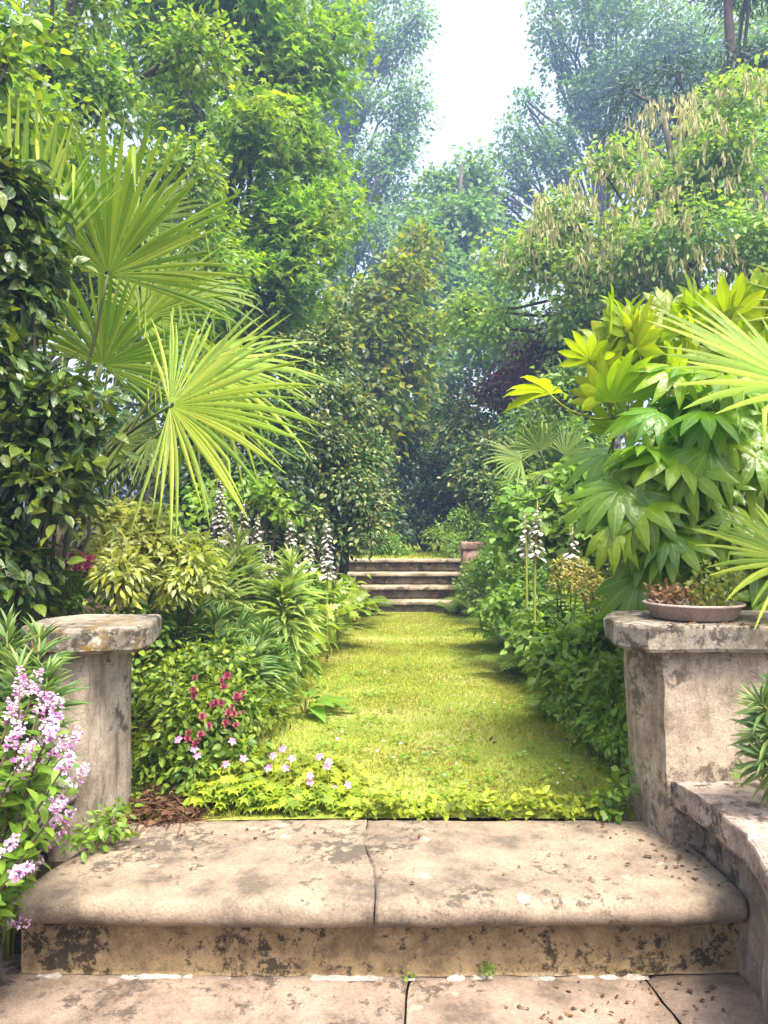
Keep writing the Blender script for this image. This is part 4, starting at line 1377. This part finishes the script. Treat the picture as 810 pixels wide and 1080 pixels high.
# acanthus: tall spikes
def acanthus_spike(label, px, ptop, pbase, d, group, seed, lean=0.0, full=8):
    r = np.random.default_rng(seed)
    base = base_at(px, d)
    top = P(px + lean, ptop, d)
    low = P(px + lean * .3, pbase, d)
    root = thing('acanthus_spike', label, 'flower spike', base, group)
    st = MB()
    st.tube(np.array([base - [0, 0, .03], base * .5 + low * .5, low, low * .5 + top * .5, top]), [.011, .010, .009, .007, .003], 6)
    st.build('stem', M['greenstem'], root)
    Ln = top[2] - low[2]
    nr = max(8, int(Ln / .024))
    fl, br = MB(), MB()
    for k in range(nr):
        f = k / nr
        c = low + (top - low) * f
        m_ = max(2, int(round(full * r.uniform(.7, 1.2))))
        an = r.random() * 6.28 + np.arange(m_) * 2 * np.pi / m_ + r.normal(size=m_) * .35
        rad = np.stack([np.cos(an), np.sin(an), 0 * an], -1)
        c = c + np.stack([0 * an, 0 * an, r.normal(size=m_) * .016], -1)
        s_ = .058 * (1 - .6 * f ** 1.5) * (d / 5) ** .5
        fl.inst(T_PETAL, c + rad * r.uniform(.008, .028, m_)[:, None] * (1.1 - f), rad + [0, 0, -.35], rad * .4 + [0, 0, 1], s_ * r.uniform(.5, 1.15, m_))
        br.inst(T_OVATE, c + rad * .008 + [0, 0, .012], rad + [0, 0, .55], rad * -.5 + [0, 0, 1], s_ * r.uniform(.4, .75, m_))
    fl.build('flowers', M['white'], root)
    br.build('bracts', M['bract'], root)


AC = 'acanthus spikes rising from the left border'
acanthus_spike('tall acanthus spike nearest the far steps, rightmost of those left of the lawn', 345, 547, 608, 5.9, AC, 71)
acanthus_spike('short acanthus spike between the two white ones nearest the lawn', 326, 563, 600, 6.0, AC, 72)
acanthus_spike('bright white acanthus spike standing behind the small pale spurge', 305, 548, 602, 5.0, AC, 73, 2)
acanthus_spike('white acanthus spike low between two pale spurges', 283, 575, 630, 4.6, AC, 74, 2)
acanthus_spike('slim acanthus spike behind the tallest pale spurge', 272, 543, 605, 4.9, AC, 75)
acanthus_spike('acanthus spike left of the tallest pale spurge head', 255, 527, 588, 5.0, AC, 76, 3)
acanthus_spike('acanthus spike furthest left, under the hanging palm frond', 229, 500, 572, 5.1, AC, 77, 4)
acanthus_spike('faint acanthus spike half hidden between the yellow bush and the tallest pale spurge', 240, 545, 590, 4.9, AC, 81, 2)
AR = 'acanthus spikes in the right border'
acanthus_spike('tall greenish acanthus spike in the right border on a bare pale stem', 563, 528, 588, 4.9, AR, 78, 4, 4)
acanthus_spike('purple white acanthus spike in front of the big fatsia leaves', 603, 556, 592, 5.0, AR, 79, 1, 5)
acanthus_spike('thin acanthus spike just left of the tall greenish one in the right border', 556, 540, 585, 5.2, AR, 80, -3, 3)


# broad basal leaves
def rosette(name, label, base, n, ll, mat, tpl, seed, lift=.7, cat='plant', height=.15, group=None, out=None):
    r = np.random.default_rng(seed)
    base = np.asarray(base, float)
    root = thing(name, label, cat, base, group)
    st = MB()
    for k in range(n):
        an = k * 2.39996 + r.normal() * .3
        if out is not None:
            an = out + (k / max(1, n - 1) - .5) * 3.2 + r.normal() * .15
        dv = np.array([math.cos(an), math.sin(an), 0])
        el = r.uniform(.15, lift)
        h0 = base + dv * ll * .25 + [0, 0, height * r.uniform(.5, 1.2)]
        st.tube(curve_pts(base + dv * .01, h0, 5, .01, 0, r), np.linspace(.007, .005, 5), 5)
        lf = MB()
        lf.inst(tpl, h0[None], (dv + [0, 0, el])[None], (np.array([0, 0, 1.0]) - dv * el * .5 + r.normal(size=3) * .15)[None], np.array([ll * r.uniform(.8, 1.15)]))
        lf.build('leaf', M[mat], root)
    st.build('stems', M['greenstem'], root)


T_BROAD = t_leaf(.17, 8, .45, .45, .55)
AL = 'acanthus leaf clumps beside the lawn'
rosette('acanthus_plant', 'broad leaved acanthus clump at the left foot of the far steps', base_at(372, 8.0) + [0, 0, .0], 16, .3, 'acleaf', T_JAG, 90, .9, group=AL, height=.25)
rosette('acanthus_plant', 'broad leaved acanthus clump below the tall spike nearest the steps', base_at(352, 6.6), 16, .27, 'acleaf', T_JAG, 91, .9, group=AL, height=.3)
rosette('acanthus_plant', 'acanthus clump with glossy leaves behind the drooping broad leaf', base_at(318, 5.6), 16, .24, 'acleaf', T_JAG, 92, .9, group=AL, height=.28)
rosette('hosta_plant', 'plant with big pale leaves flopping out over the left edge of the lawn', base_at(322, 4.25), 10, .22, 'hydr', T_BROAD, 93, .8, height=.1, out=-.35)


plant('acanthus_plant', 'mass of jagged leaves spilling over the left lawn edge towards the far steps', 'plant', base_at(325, 5.4),
      [(338, 640, 6.2, 26), (312, 665, 5.3, 26), (300, 690, 4.8, 24), (358, 632, 7.2, 18), (288, 712, 4.3, 24), (325, 625, 6.4, 26), (372, 628, 8, 14), (300, 650, 5.6, 24)],
      T_JAG, 'acleaf', 900, .13, tr=.006, seed=94, tree=False, stems=8, lobes=2, spray=.14, twigs=30, per=4, twr=.004, bark='twig', upbias=.5, group=AL, flat=.4)


# ferns
def fern(name, label, base, n, ll, seed, group='ferns', out=None):
    r = np.random.default_rng(seed)
    base = np.asarray(base, float)
    root = thing(name, label, 'fern', base, group)
    for k in range(n):
        an = k * 2.39996 + r.normal() * .25
        dv = np.array([math.cos(an), math.sin(an), 0])
        L_ = ll * r.uniform(.75, 1.15)
        t = np.linspace(0, 1, 22)
        rise = r.uniform(.5, .95)
        pts = base + dv * (L_ * .85 * t)[:, None] + np.array([0, 0, 1.0]) * (L_ * (rise * 1.5 * t - rise * 1.15 * t ** 2))[:, None]
        mb = MB()
        mb.tube(pts, np.linspace(.0035, .001, 22), 4)
        tg = nrm(np.gradient(pts, axis=0))
        sd = nrm(np.cross(tg, [0, 0, 1.0]))
        up = np.cross(sd, tg)
        for s in (-1, 1):
            w = .26 * L_ * np.sin(np.pi * np.clip(t * .93 + .07, 0, 1) ** .7) + .004
            mb.inst(t_leaf(.13, 3, .3, .2, .35), pts[2:], s * sd[2:] + .45 * tg[2:] - .1 * up[2:], up[2:], np.maximum(w[2:], .006))
        mb.build('frond', M['fern'], root)


fern('fern', 'fern at the left of the far steps', base_at(378, 9.2), 11, .55, 100)
fern('fern', 'fern growing over the lowest far step on its right', base_at(480, 9.3), 9, .42, 101)
fern('fern', 'feathery fern leaning over the pinkish stone post', base_at(505, 8.9), 11, .62, 102)
fern('fern', 'fern arching over the right lawn edge in the middle of the border', base_at(560, 5.3), 10, .5, 103)
fern('fern', 'large fern behind the flowering spurges in the right border', base_at(545, 6.6), 11, .65, 104)
fern('fern', 'fern low at the right lawn edge nearest the pier', base_at(590, 4.2), 8, .32, 105)

# ------------------------------------------------------------------ right border
plant('hydrangea_bush', 'pale leafed bush left of the fatsia, above the flowering spurges', 'bush', base_at(605, 5.9),
      [(600, 520, 5.8, 40), (570, 530, 5.9, 28), (625, 545, 5.6, 36), (590, 560, 5.7, 34), (640, 510, 5.6, 36), (620, 585, 5.5, 30), (545, 555, 6, 22), (650, 560, 5.3, 36)],
      T_ROUND, 'hydr', 3000, .085, tr=.012, seed=110, tree=False, stems=10, lobes=2, spray=.17, twigs=60, per=8, twr=.004, bark='twig', upbias=.4)
plant('skimmia_bush', 'glossy mid green bush right of the lawn beside the pale pier', 'bush', base_at(640, 3.7),
      [(630, 690, 3.7, 32), (600, 690, 3.9, 32), (645, 720, 3.4, 28), (615, 725, 3.6, 30), (640, 665, 3.8, 28), (648, 755, 3.3, 22), (585, 715, 3.9, 22), (665, 640, 3.7, 30)],
      T_OVATE, 'fresh', 3400, .05, tr=.008, seed=111, tree=False, stems=10, lobes=2, spray=.1, twigs=60, per=8, twr=.003, bark='twig', upbias=.4)
plant('hellebore_plant', 'low pale green leafy plant at the right lawn edge, mid border', 'plant', base_at(560, 5.4),
      [(545, 640, 5.6, 28), (575, 650, 5.2, 30), (530, 625, 6, 24), (560, 670, 5, 24), (595, 650, 5, 28), (585, 680, 4.6, 24), (520, 645, 6, 18)],
      T_OVATE, 'hydr', 2300, .07, tr=.006, seed=112, tree=False, stems=10, lobes=2, spray=.12, twigs=50, per=7, twr=.003, bark='greenstem' if False else 'twig', upbias=.4)
plant('lonicera_bush', 'dark shaded bush behind the stone post right of the far steps', 'bush', base_at(535, 8),
      [(505, 605, 9.0, 18), (515, 585, 9.2, 18), (490, 612, 9.1, 12), (520, 590, 8.2, 26), (545, 600, 7.8, 28), (530, 570, 8.4, 24), (560, 575, 8, 30), (510, 615, 8.2, 18), (575, 610, 7.2, 28)],
      T_OVATE, 'midgreen', 4000, .05, tr=.01, seed=113, tree=False, stems=8, lobes=2, spray=.14, twigs=40, per=9)
plant('heather_plant', 'fine leaved green plant at the right lawn edge next to the pier foot', 'plant', base_at(640, 3.3),
      [(625, 765, 3.4, 20), (640, 785, 3.2, 20), (610, 745, 3.6, 18), (590, 735, 3.9, 16), (650, 775, 3.1, 16)],
      T_OVATE, 'fresh', 1500, .026, tr=.004, seed=114, tree=False, stems=8, lobes=2, spray=.06, twigs=30, per=8, twr=.002, bark='twig')


def bract_heads(root, pts, mat, r, s=.05):
    for c in pts:
        mb = MB()
        n_ = 120
        d = nrm(r.normal(size=(n_, 3)) + [0, 0, .5])
        mb.inst(T_ROUND, np.asarray(c) + d * s * r.uniform(.4, 1.1, n_)[:, None] * [1, 1, 1.2], d + .4 * r.normal(size=(n_, 3)), d + [0, 0, .8], np.full(n_, .02))
        mb.build('flower_head', M[mat], root)


def flowering_spurge(label, base, heads, seed):
    r = np.random.default_rng(seed)
    root = thing('flowering_spurge', label, 'plant', base, 'flowering spurges in the right border')
    st, lf = MB(), MB()
    for h in heads:
        b = base + np.array([r.normal() * .03, r.normal() * .03, 0])
        pts = curve_pts(b, h, 8, 0, .015, r)
        st.tube(pts, np.linspace(.007, .004, 8), 6)
        n_ = 70
        f = r.uniform(.3, .92, n_)
        pos = np.stack([np.interp(f * 7, np.arange(8), pts[:, k]) for k in range(3)], -1)
        an = np.arange(n_) * 2.4
        rad = np.stack([np.cos(an), np.sin(an), .2 + 0 * an], -1)
        lf.inst(T_LANCE, pos, rad, np.stack([0 * an, 0 * an, 1 + 0 * an], -1), np.full(n_, .085))
    st.build('stems', M['greenstem'], root)
    lf.build('foliage', M['euph'], root)
    bract_heads(root, heads, 'spurgeflower', r)


flowering_spurge('spurge with tan fading flower heads below the purple white acanthus spike', base_at(595, 4.6), [P(592, 598, 4.5), P(602, 612, 4.4), P(586, 615, 4.5), P(610, 600, 4.5)], 120)
flowering_spurge('spurge with yellow flower heads next to the lowest fatsia leaves', base_at(622, 4.3), [P(625, 610, 4.2), P(615, 622, 4.1), P(637, 620, 4.1), P(628, 630, 4.2)], 121)

# fatsia
r = np.random.default_rng(130)
fb = base_at(775, 3.45)
core = P(745, 520, 3.45)
froot = thing('fatsia_bush', 'huge fatsia bush with glossy fingered leaves behind the pier with the clay dish', 'bush', fb)
stm = MB()
young, old = MB(), MB()
branch = []
for (px, py, d) in [(655, 440, 3.25), (700, 400, 3.3), (750, 380, 3.4), (800, 380, 3.4), (690, 500, 3.1), (740, 480, 3.1), (800, 470, 3.1), (680, 560, 3.0), (740, 560, 2.95), (840, 420, 3.3), (850, 540, 3.1)]:
    e = P(px, py, d)
    branch.append(e)
    stm.tube(curve_pts(fb + [r.normal() * .05, r.normal() * .05, 0], e, 8, .05, .03, r), np.linspace(.022, .011, 8), 7)
ups = [(580, 416, 3.1), (622, 380, 3.2), (640, 358, 3.2), (664, 350, 3.25), (648, 425, 3.05), (676, 382, 3.2), (705, 330, 3.3), (735, 330, 3.3), (765, 318, 3.35), (795, 318, 3.35), (725, 360, 3.2), (752, 345, 3.2),
       (690, 350, 3.4), (780, 350, 3.2), (660, 385, 3.35), (715, 395, 3.1), (815, 330, 3.3), (665, 410, 3.2), (800, 300, 3.6), (840, 350, 3.3), (650, 365, 3.3), (700, 300 + 60, 3.1), (775, 380, 3.1)]
for k in range(48):
    t_ = r.random() ** .8
    bx = 630 + 220 * t_
    by = np.interp(bx, [600, 630, 660, 700, 770, 845], [400, 372, 356, 342, 328, 310])
    ups.append((bx, by + abs(r.normal()) * 38 + 4, r.uniform(3.1, 3.5)))
for px, py, d in ups:
    h = P(px, py, d)
    b = min(branch, key=lambda e: np.linalg.norm(e - h))
    stm.tube(curve_pts(b, h, 7, -.03, .01, r), np.linspace(.006, .0035, 7), 5)
    o = nrm(h - core)
    yd = nrm(np.array([o[0] * .5 + r.normal() * .25, -.3 + r.normal() * .25, .95 + r.normal() * .2]))
    nd = nrm(np.array([o[0] * .5 + r.normal() * .6, -.45 + r.normal() * .4, .2 + .5 * r.normal()]))
    young.inst(T_FATSIAY[r.integers(4)], h[None], yd[None], (-nd if r.random() < .4 else nd)[None], np.array([.18 * r.uniform(.7, 1.25)]))
for k in range(215):
    px, py = r.uniform(640, 900), r.uniform(390, 622)
    if k < 14:
        px, py = [(620, 478), (655, 485), (690, 470), (672, 520), (655, 545), (690, 545), (660, 580), (700, 585), (735, 585), (720, 530), (755, 545), (640, 500), (770, 590), (790, 560)][k]
    px += 22 if k < 14 else 0
    if (px < 685 and py < 470) or (px < 670 and py > 560):
        continue
    front = r.random() < .65
    d = r.uniform(2.85, 3.15) if front else r.uniform(3.2, 3.7)
    if py > 570:
        d = max(d, 2.95)
    h = P(px, py, d)
    b = min(branch, key=lambda e: np.linalg.norm(e - h))
    stm.tube(curve_pts(b, h, 6, .02, .01, r), np.linspace(.006, .004, 6), 5)
    o = nrm(h - core)
    yd = nrm(np.array([o[0] * .9 + r.normal() * .55, -.5 + r.normal() * .2, -.55 + r.normal() * .35]))
    nd = nrm(np.array([o[0] * .4 + r.normal() * .4, -.45 + r.normal() * .25, .9]))
    old.inst(T_FATSIAS[r.integers(4)], h[None], yd[None], nd[None], np.array([.205 * r.uniform(.7, 1.2)]))
stm.build('stems', M['greenstem'], froot)
young.build('young_leaves', M['fatsiayoung'], froot)
old.build('leaves', M['fatsia'], froot)

# ------------------------------------------------------------------ hebe, front left
r = np.random.default_rng(140)
hb = V3(-1.12, 1.95, PZ)
hroot = thing('hebe_bush', 'hebe with lilac and white flower spikes in the lower left corner', 'bush', hb)
stm, lf = MB(), MB()
spikes = [(15, 734), (30, 737), (11, 747), (44, 758), (35, 763), (53, 763), (4, 768), (12, 777), (7, 792), (47, 783), (32, 793), (53, 803), (70, 797), (17, 810), (15, 825), (32, 816), (62, 818), (74, 832),
          (40, 866), (53, 864), (44, 880), (60, 880), (16, 886), (5, 957), (7, 982), (10, 932), (22, 927), (-10, 850), (-20, 800), (2, 905), (38, 905)]
for px, py in spikes:
    d = r.uniform(1.78, 2.0)
    top = P(px + 6, py - 10, d)
    b = hb + np.array([r.normal() * .05, r.normal() * .05, .02])
    pts = curve_pts(b, top, 9, .06, .015, r)
    stm.tube(pts, np.linspace(.006, .0022, 9), 5)
    ax = nrm(pts[-1] - pts[-3] + r.normal(size=3) * .02)
    n_ = 34
    f = r.random(n_) ** .8
    an = np.arange(n_) * 2.4
    a = nrm(np.cross(ax, [.2, .3, .9]))
    bb = np.cross(ax, a)
    rad = np.cos(an)[:, None] * a + np.sin(an)[:, None] * bb
    L_ = r.uniform(.055, .085)
    sp = MB()
    pos = top - ax * (L_ * .25) + ax * (f * L_)[:, None] + rad * .006
    for q_ in range(3):
        sp.inst(T_PETAL, pos, rad + ax * .3 + .5 * r.normal(size=(n_, 3)), ax - rad * .3 + .3 * r.normal(size=(n_, 3)), .0135 * (1.15 - .6 * f) * r.uniform(.7, 1.2, n_))
    sp.build('flower_spike', M['hebe'], hroot)
    # opposite leaves along the shoot
    for k in range(11):
        f = .45 + .5 * k / 11
        p = np.array([np.interp(f * 8, np.arange(9), pts[:, q_]) for q_ in range(3)])
        u = nrm(np.cross(ax, r.normal(size=3)))
        for s in (-1, 1):
            lf.inst(T_LANCE, p[None], (s * u + ax * .7)[None], (ax - s * u * .5)[None], np.array([[.085, .05, .05]]) * r.uniform(.8, 1.2))
stm.build('stems', M['bark2'], hroot)
lf.build('foliage', M['fresh'], hroot)

# ------------------------------------------------------------------ geraniums at the slab edge
r = np.random.default_rng(150)


def geranium(label, px0, px1, da, db, hgt, n, flowers, seed):
    r = np.random.default_rng(seed)
    base = base_at((px0 + px1) / 2, (da + db) / 2)
    root = thing('geranium_plant', label, 'plant', base, 'geraniums along the back of the step')
    lf, st = MB(), MB()
    d = r.uniform(da, db, n)
    px = r.uniform(px0, px1, n)
    x = (px - CX) / F * d
    h = hgt * np.sqrt(r.random(n)) * np.clip(1 - .6 * np.abs((px - (px0 + px1) / 2) / (px1 - px0) * 2) ** 2, .15, 1) * np.clip(.5 + (d - da) / (db - da), .4, 1)
    pos = np.stack([x, d, h], -1)
    an = r.random(n) * 6.28
    lf.inst(T_GERAN, pos, np.stack([np.cos(an), np.sin(an) - .3, -.15 + .3 * r.normal(size=n)], -1), np.stack([.35 * r.normal(size=n), -.35 + .3 * r.normal(size=n), 1 + 0 * an], -1), .034 * r.uniform(.6, 1.4, n))
    for k in range(0, n, 4):
        st.tube(np.array([[x[k] + .01, d[k] + .01, -.02], [x[k] + .004, d[k], h[k] * .6], [x[k], d[k], h[k]]]), [.0015, .0013, .001], 4)
    for fx, fy_ in flowers:
        c = P(fx, fy_, da + .1)
        an = np.arange(5) * 2 * np.pi / 5 + r.random()
        ax = nrm(np.array([r.normal() * .3, -.7, .8]))
        a = nrm(np.cross(ax, [.9, .1, .2]))
        b = np.cross(ax, a)
        f = MB()
        f.inst(T_PETAL, np.repeat(c[None], 5, 0), np.cos(an)[:, None] * a + np.sin(an)[:, None] * b + .15 * ax, np.repeat(ax[None], 5, 0), np.full(5, .017))
        f.build('flower', M['pink'], root)
        st.tube(np.array([c + [0, .03, -.09], c + [0, .01, -.03], c]), [.0014, .0012, .001], 4)
    st.build('stems', M['greenstem'], root)
    lf.build('foliage', M['limeleaf'], root)


geranium('leafy geranium with pink flowers below the crimson roses', 195, 300, 2.72, 3.15, .17, 760, [(245, 782), (238, 806), (208, 797), (188, 780), (205, 790), (257, 800)], 151)
geranium('geranium with the most pink flowers, at the back of the step left of its crack', 265, 385, 2.71, 3.1, .11, 760, [(288, 797), (283, 810), (301, 810), (298, 790), (308, 800), (327, 818), (345, 808), (337, 798), (347, 803), (352, 832), (367, 828), (284, 845), (327, 825)], 152)
mb = MB()
n = 900
px = r.uniform(365, 655, n)
d = 2.672 + .15 * r.random(n) ** 1.5
x = (px - CX) / F * d
h = (.05 + .025 * np.sin(px * .08) + .02 * np.sin(px * .21)) * np.sqrt(r.random(n))
an = r.random(n) * 6.28
mb.inst(T_OVATE, np.stack([x, d, h], -1), np.stack([np.cos(an), np.sin(an) - .4, .15 + .4 * r.normal(size=n)], -1), np.stack([.4 * r.normal(size=n), -.4 + .3 * r.normal(size=n), 1 + 0 * an], -1), .034 * r.uniform(.5, 1.35, n))
tag(mb.build('edging_ground_cover', M['limeleaf']), 'strip of low bright green leaves along the back edge of the step', 'ground cover', kind='stuff')
# seedling at the foot of the right pier
plant('seedling_shrub', 'bright green seedling rooted at the foot of the pale pier', 'plant', V3(.84, 2.66, 0),
      [(655, 825, 2.68, 12), (645, 840, 2.66, 12), (662, 815, 2.68, 9), (652, 855, 2.64, 8), (635, 845, 2.7, 9)], T_ROUND, 'fresh', 110, .035, tr=.002, seed=160, tree=False, stems=6, spray=.03, twigs=10, per=5, twr=.001, bark='greenstem' if False else 'twig')
plant('seedling_shrub', 'bright green weed at the foot of the stained pier', 'plant', V3(-.93, 2.42, 0),
      [(110, 865, 2.44, 13), (125, 858, 2.5, 12), (95, 880, 2.38, 11), (130, 872, 2.46, 8), (78, 888, 2.34, 9)], T_OVATE, 'fresh', 200, .03, tr=.002, seed=161, tree=False, stems=6, spray=.03, twigs=10, per=5, twr=.001, bark='twig')
plant('ivy_sprig', 'small sprig of star shaped leaves on the bench at the right edge', 'plant', V3(1.2, 2.42, .206),
      [(790, 815, 2.38, 8), (802, 812, 2.38, 8), (783, 818, 2.36, 5), (815, 815, 2.36, 8)], T_MAPLE, 'fresh', 26, .036, tr=.0015, seed=162, tree=False, stems=4, spray=.02, twigs=4, per=2, twr=.001, bark='twig')
plant('crack_weed', 'tiny green weed in the joint at the foot of the step riser', 'plant', V3(.062, 2.13, PZ),
      [(429, 1024, 2.12, 5)], T_ROUND, 'fresh', 8, .016, tr=.001, seed=163, tree=False, stems=3, spray=.01, twigs=2, per=2, twr=.0007, bark='twig')
plant('crack_weed', 'small moss tuft against the riser right of the joint', 'plant', V3(.285, 2.135, PZ),
      [(515, 1022, 2.12, 6)], T_ROUND, 'midgreen', 60, .009, tr=.001, seed=164, tree=False, stems=3, spray=.012, twigs=2, per=4, twr=.0007, bark='twig')

# leaf litter, twigs and dirt between geraniums and pier, loose bits on the stone
mb = MB()
n = 420
x = rng.uniform(-.9, -.62, n)
y = rng.uniform(2.62, 2.95, n)
mb.inst(T_OVATE, np.stack([x, y, rng.uniform(-.02, .03, n)], -1), rng.normal(size=(n, 3)) * [1, 1, .25], rng.normal(size=(n, 3)) * .5 + [0, 0, 1], .04 * rng.uniform(.5, 1.3, n))
for k in range(70):
    a = np.array([rng.uniform(-.9, -.62), rng.uniform(2.6, 2.95), rng.uniform(0, .03)])
    dd = rng.normal(size=3) * [.09, .06, .012]
    mb.tube(np.stack([a - dd, a, a + dd]), [.0015, .002, .001], 4)
n = 150
side = rng.random(n) < .6
x = np.where(side, .97 - np.abs(rng.normal(size=n)) * .12, rng.uniform(-.95, .95, n))
y = rng.uniform(2.15, 2.63, n)
x = np.minimum(x, .975)
mb.inst(T_RHOMB, np.stack([x, y, np.full(n, .006)], -1), rng.normal(size=(n, 3)) * [1, 1, .1], rng.normal(size=(n, 3)) * .25 + [0, 0, 1], .016 * rng.uniform(.4, 1.4, n))
n = 60
x = rng.uniform(.3, .9, n)
y = rng.uniform(1.95, 2.12, n)
mb.inst(T_RHOMB, np.stack([x, y, np.full(n, PZ + .005)], -1), rng.normal(size=(n, 3)) * [1, 1, .1], rng.normal(size=(n, 3)) * .25 + [0, 0, 1], .016 * rng.uniform(.4, 1.4, n))
n = 90
x = rng.uniform(.88, 1.35, n)
y = 2.39 - np.abs(rng.normal(size=n)) * .02
mb.inst(T_RHOMB, np.stack([x, y + .02, rng.uniform(.708, .715, n)], -1), rng.normal(size=(n, 3)) * [1, 1, .1], rng.normal(size=(n, 3)) * .25 + [0, 0, 1], .018 * rng.uniform(.4, 1.4, n))
tag(mb.build('leaf_litter', M['litter']), 'brown dead leaves and twigs scattered on the stone and bare soil', 'leaf litter', kind='stuff')
mb = MB()
n = 70
y = rng.uniform(2.8, 5.5, n)
x = rng.uniform(-.5, .9, n)
mb.inst(T_PETAL, np.stack([x, y, np.full(n, .02)], -1), rng.normal(size=(n, 3)) * [1, 1, .1], rng.normal(size=(n, 3)) * .3 + [0, 0, 1], .02 * rng.uniform(.5, 1.2, n))
tag(mb.build('fallen_petals', M['white']), 'pale petals fallen on the lawn', 'petals', kind='stuff')

# clover and other weeds in the turf, a few dead leaves
mb = MB()
nc = 150
yc = 2.8 * (7.5 / 2.8) ** rng.random(nc)
uc = np.clip(np.where(rng.random(nc) < .6, rng.beta(.5, .5, nc), rng.random(nc)), .03, .97)
xc = lawn_l(yc) * (1 - uc) + lawn_r(yc) * uc
k = rng.integers(6, 26, nc)
ci = np.repeat(np.arange(nc), k)
n = len(ci)
sp = rng.uniform(.02, .07, nc)[ci]
pos = np.stack([xc[ci] + rng.normal(size=n) * sp, yc[ci] + rng.normal(size=n) * sp, rng.uniform(.006, .03, n)], -1)
an = rng.random(n) * 6.28
mb.inst(T_ROUND, pos, np.stack([np.cos(an), np.sin(an), .15 + 0 * an], -1), rng.normal(size=(n, 3)) * .3 + [0, -.1, 1], .022 * rng.uniform(.5, 1.3, n))
tag(mb.build('lawn_weeds', M['fresh']), 'small clover and weed leaves growing through the lawn', 'weeds', kind='stuff')
mb = MB()
n = 60
y = 2.8 * (8 / 2.8) ** rng.random(n)
u = rng.random(n)
x = lawn_l(y) * (1 - u) + lawn_r(y) * u
mb.inst(T_OVATE, np.stack([x, y, np.full(n, .018)], -1), rng.normal(size=(n, 3)) * [1, 1, .15], rng.normal(size=(n, 3)) * .4 + [0, 0, 1], .035 * rng.uniform(.5, 1.2, n))
tag(mb.build('fallen_leaves', M['dry']), 'dry brown leaves fallen on the lawn', 'leaf litter', kind='stuff')

# low growth covering the beds
mb = MB()
n = 9000
y = 2.9 * (10 / 2.9) ** rng.random(n)
sd = rng.random(n) < .5
off = np.abs(rng.normal(size=n)) * (.55 + .05 * y)
x = np.where(sd, lawn_l(y) + .08 - off, lawn_r(y) - .05 + off)
ok = ~((y < 3.0) & (np.abs(x) > .8)) & (np.abs(x) < 4)
x, y, off = x[ok], y[ok], off[ok]
n = len(x)
hh = .02 + .22 * np.clip(off / .35, .15, 1) * rng.random(n) ** .7
an = rng.random(n) * 6.28
mb.inst(T_OVATE, np.stack([x, y, ground_z(x, y) + hh], -1), np.stack([np.cos(an), np.sin(an), .2 * rng.normal(size=n)], -1), rng.normal(size=(n, 3)) * .4 + [0, -.1, 1], (.035 + .006 * y) * rng.uniform(.6, 1.4, n))
tag(mb.build('border_ground_cover', M['limeleaf']), 'low mixed leaves covering the soil of both borders', 'ground cover', kind='stuff')

# ------------------------------------------------------------------ light, sky, camera
w = bpy.data.worlds.new('World')
sc.world = w
w.use_nodes = True
N, L = w.node_tree.nodes, w.node_tree.links
N.clear()
sd_ = nrm(np.array([.36, -.6, 1.3]))
el = math.asin(sd_[2])
sky = N.new('ShaderNodeTexSky')
sky.sky_type = 'NISHITA'
sky.sun_disc = False
sky.sun_elevation = el
sky.sun_rotation = math.atan2(sd_[0], sd_[1])
sky.dust_density = 6
sky.ozone_density = 1.0
hs = N.new('ShaderNodeHueSaturation')
hs.inputs['Saturation'].default_value = .45
bg = N.new('ShaderNodeBackground')
bg.inputs['Strength'].default_value = .15
out = N.new('ShaderNodeOutputWorld')
L.new(sky.outputs[0], hs.inputs['Color'])
L.new(hs.outputs[0], bg.inputs['Color'])
L.new(bg.outputs[0], out.inputs[0])
ld = bpy.data.lights.new('sun', 'SUN')
ld.energy = 3.2
ld.angle = math.radians(20)
ld.color = (1, .92, .78)
lo = bpy.data.objects.new('sun', ld)
COL.objects.link(lo)
lo.rotation_euler = Vector([-v for v in sd_]).to_track_quat('-Z', 'Y').to_euler()

hz, hnt, hN, hL = new_mat('haze_air')
pv = hN.new('ShaderNodeVolumePrincipled')
pv.inputs['Color'].default_value = (.4, .58, 1, 1)
pv.inputs['Density'].default_value = .0046
pv.inputs['Anisotropy'].default_value = .2
ho = hN.new('ShaderNodeOutputMaterial')
hL.new(pv.outputs[0], ho.inputs['Volume'])
mb = MB()
X0, X1, Y0, Y1, Z0, Z1 = -95, 95, -65, 95, -1.4, 34
mb.add(np.array([[X0, Y0, Z0], [X1, Y0, Z0], [X1, Y1, Z0], [X0, Y1, Z0], [X0, Y0, Z1], [X1, Y0, Z1], [X1, Y1, Z1], [X0, Y1, Z1]]),
       np.array([[3, 2, 1, 0], [4, 5, 6, 7], [0, 1, 5, 4], [1, 2, 6, 5], [2, 3, 7, 6], [3, 0, 4, 7]]))
tag(mb.build('haze', hz, None, False), 'thin pale blue haze in the air of the whole garden', 'haze', kind='stuff')

cd = bpy.data.cameras.new('camera')
co = bpy.data.objects.new('camera', cd)
COL.objects.link(co)
co.location = (0, 0, H)
co.rotation_euler = (math.radians(90), 0, 0)
cd.sensor_fit = 'VERTICAL'
cd.sensor_height = 24
cd.lens = F / 1080 * 24
cd.shift_y = 20 / 1080
cd.clip_start = .02
cd.clip_end = 500
sc.camera = co

vs = sc.view_settings
vs.view_transform = 'Standard'
vs.look = 'None'
vs.exposure = 1.85
vs.gamma = 1
vs.use_curve_mapping = False
cy = sc.cycles
cy.use_denoising = True
cy.max_bounces = 6
cy.diffuse_bounces = 3
cy.glossy_bounces = 2
cy.transmission_bounces = 4
cy.transparent_max_bounces = 6
cy.caustics_reflective = False
cy.caustics_refractive = False
cy.sample_clamp_indirect = 4
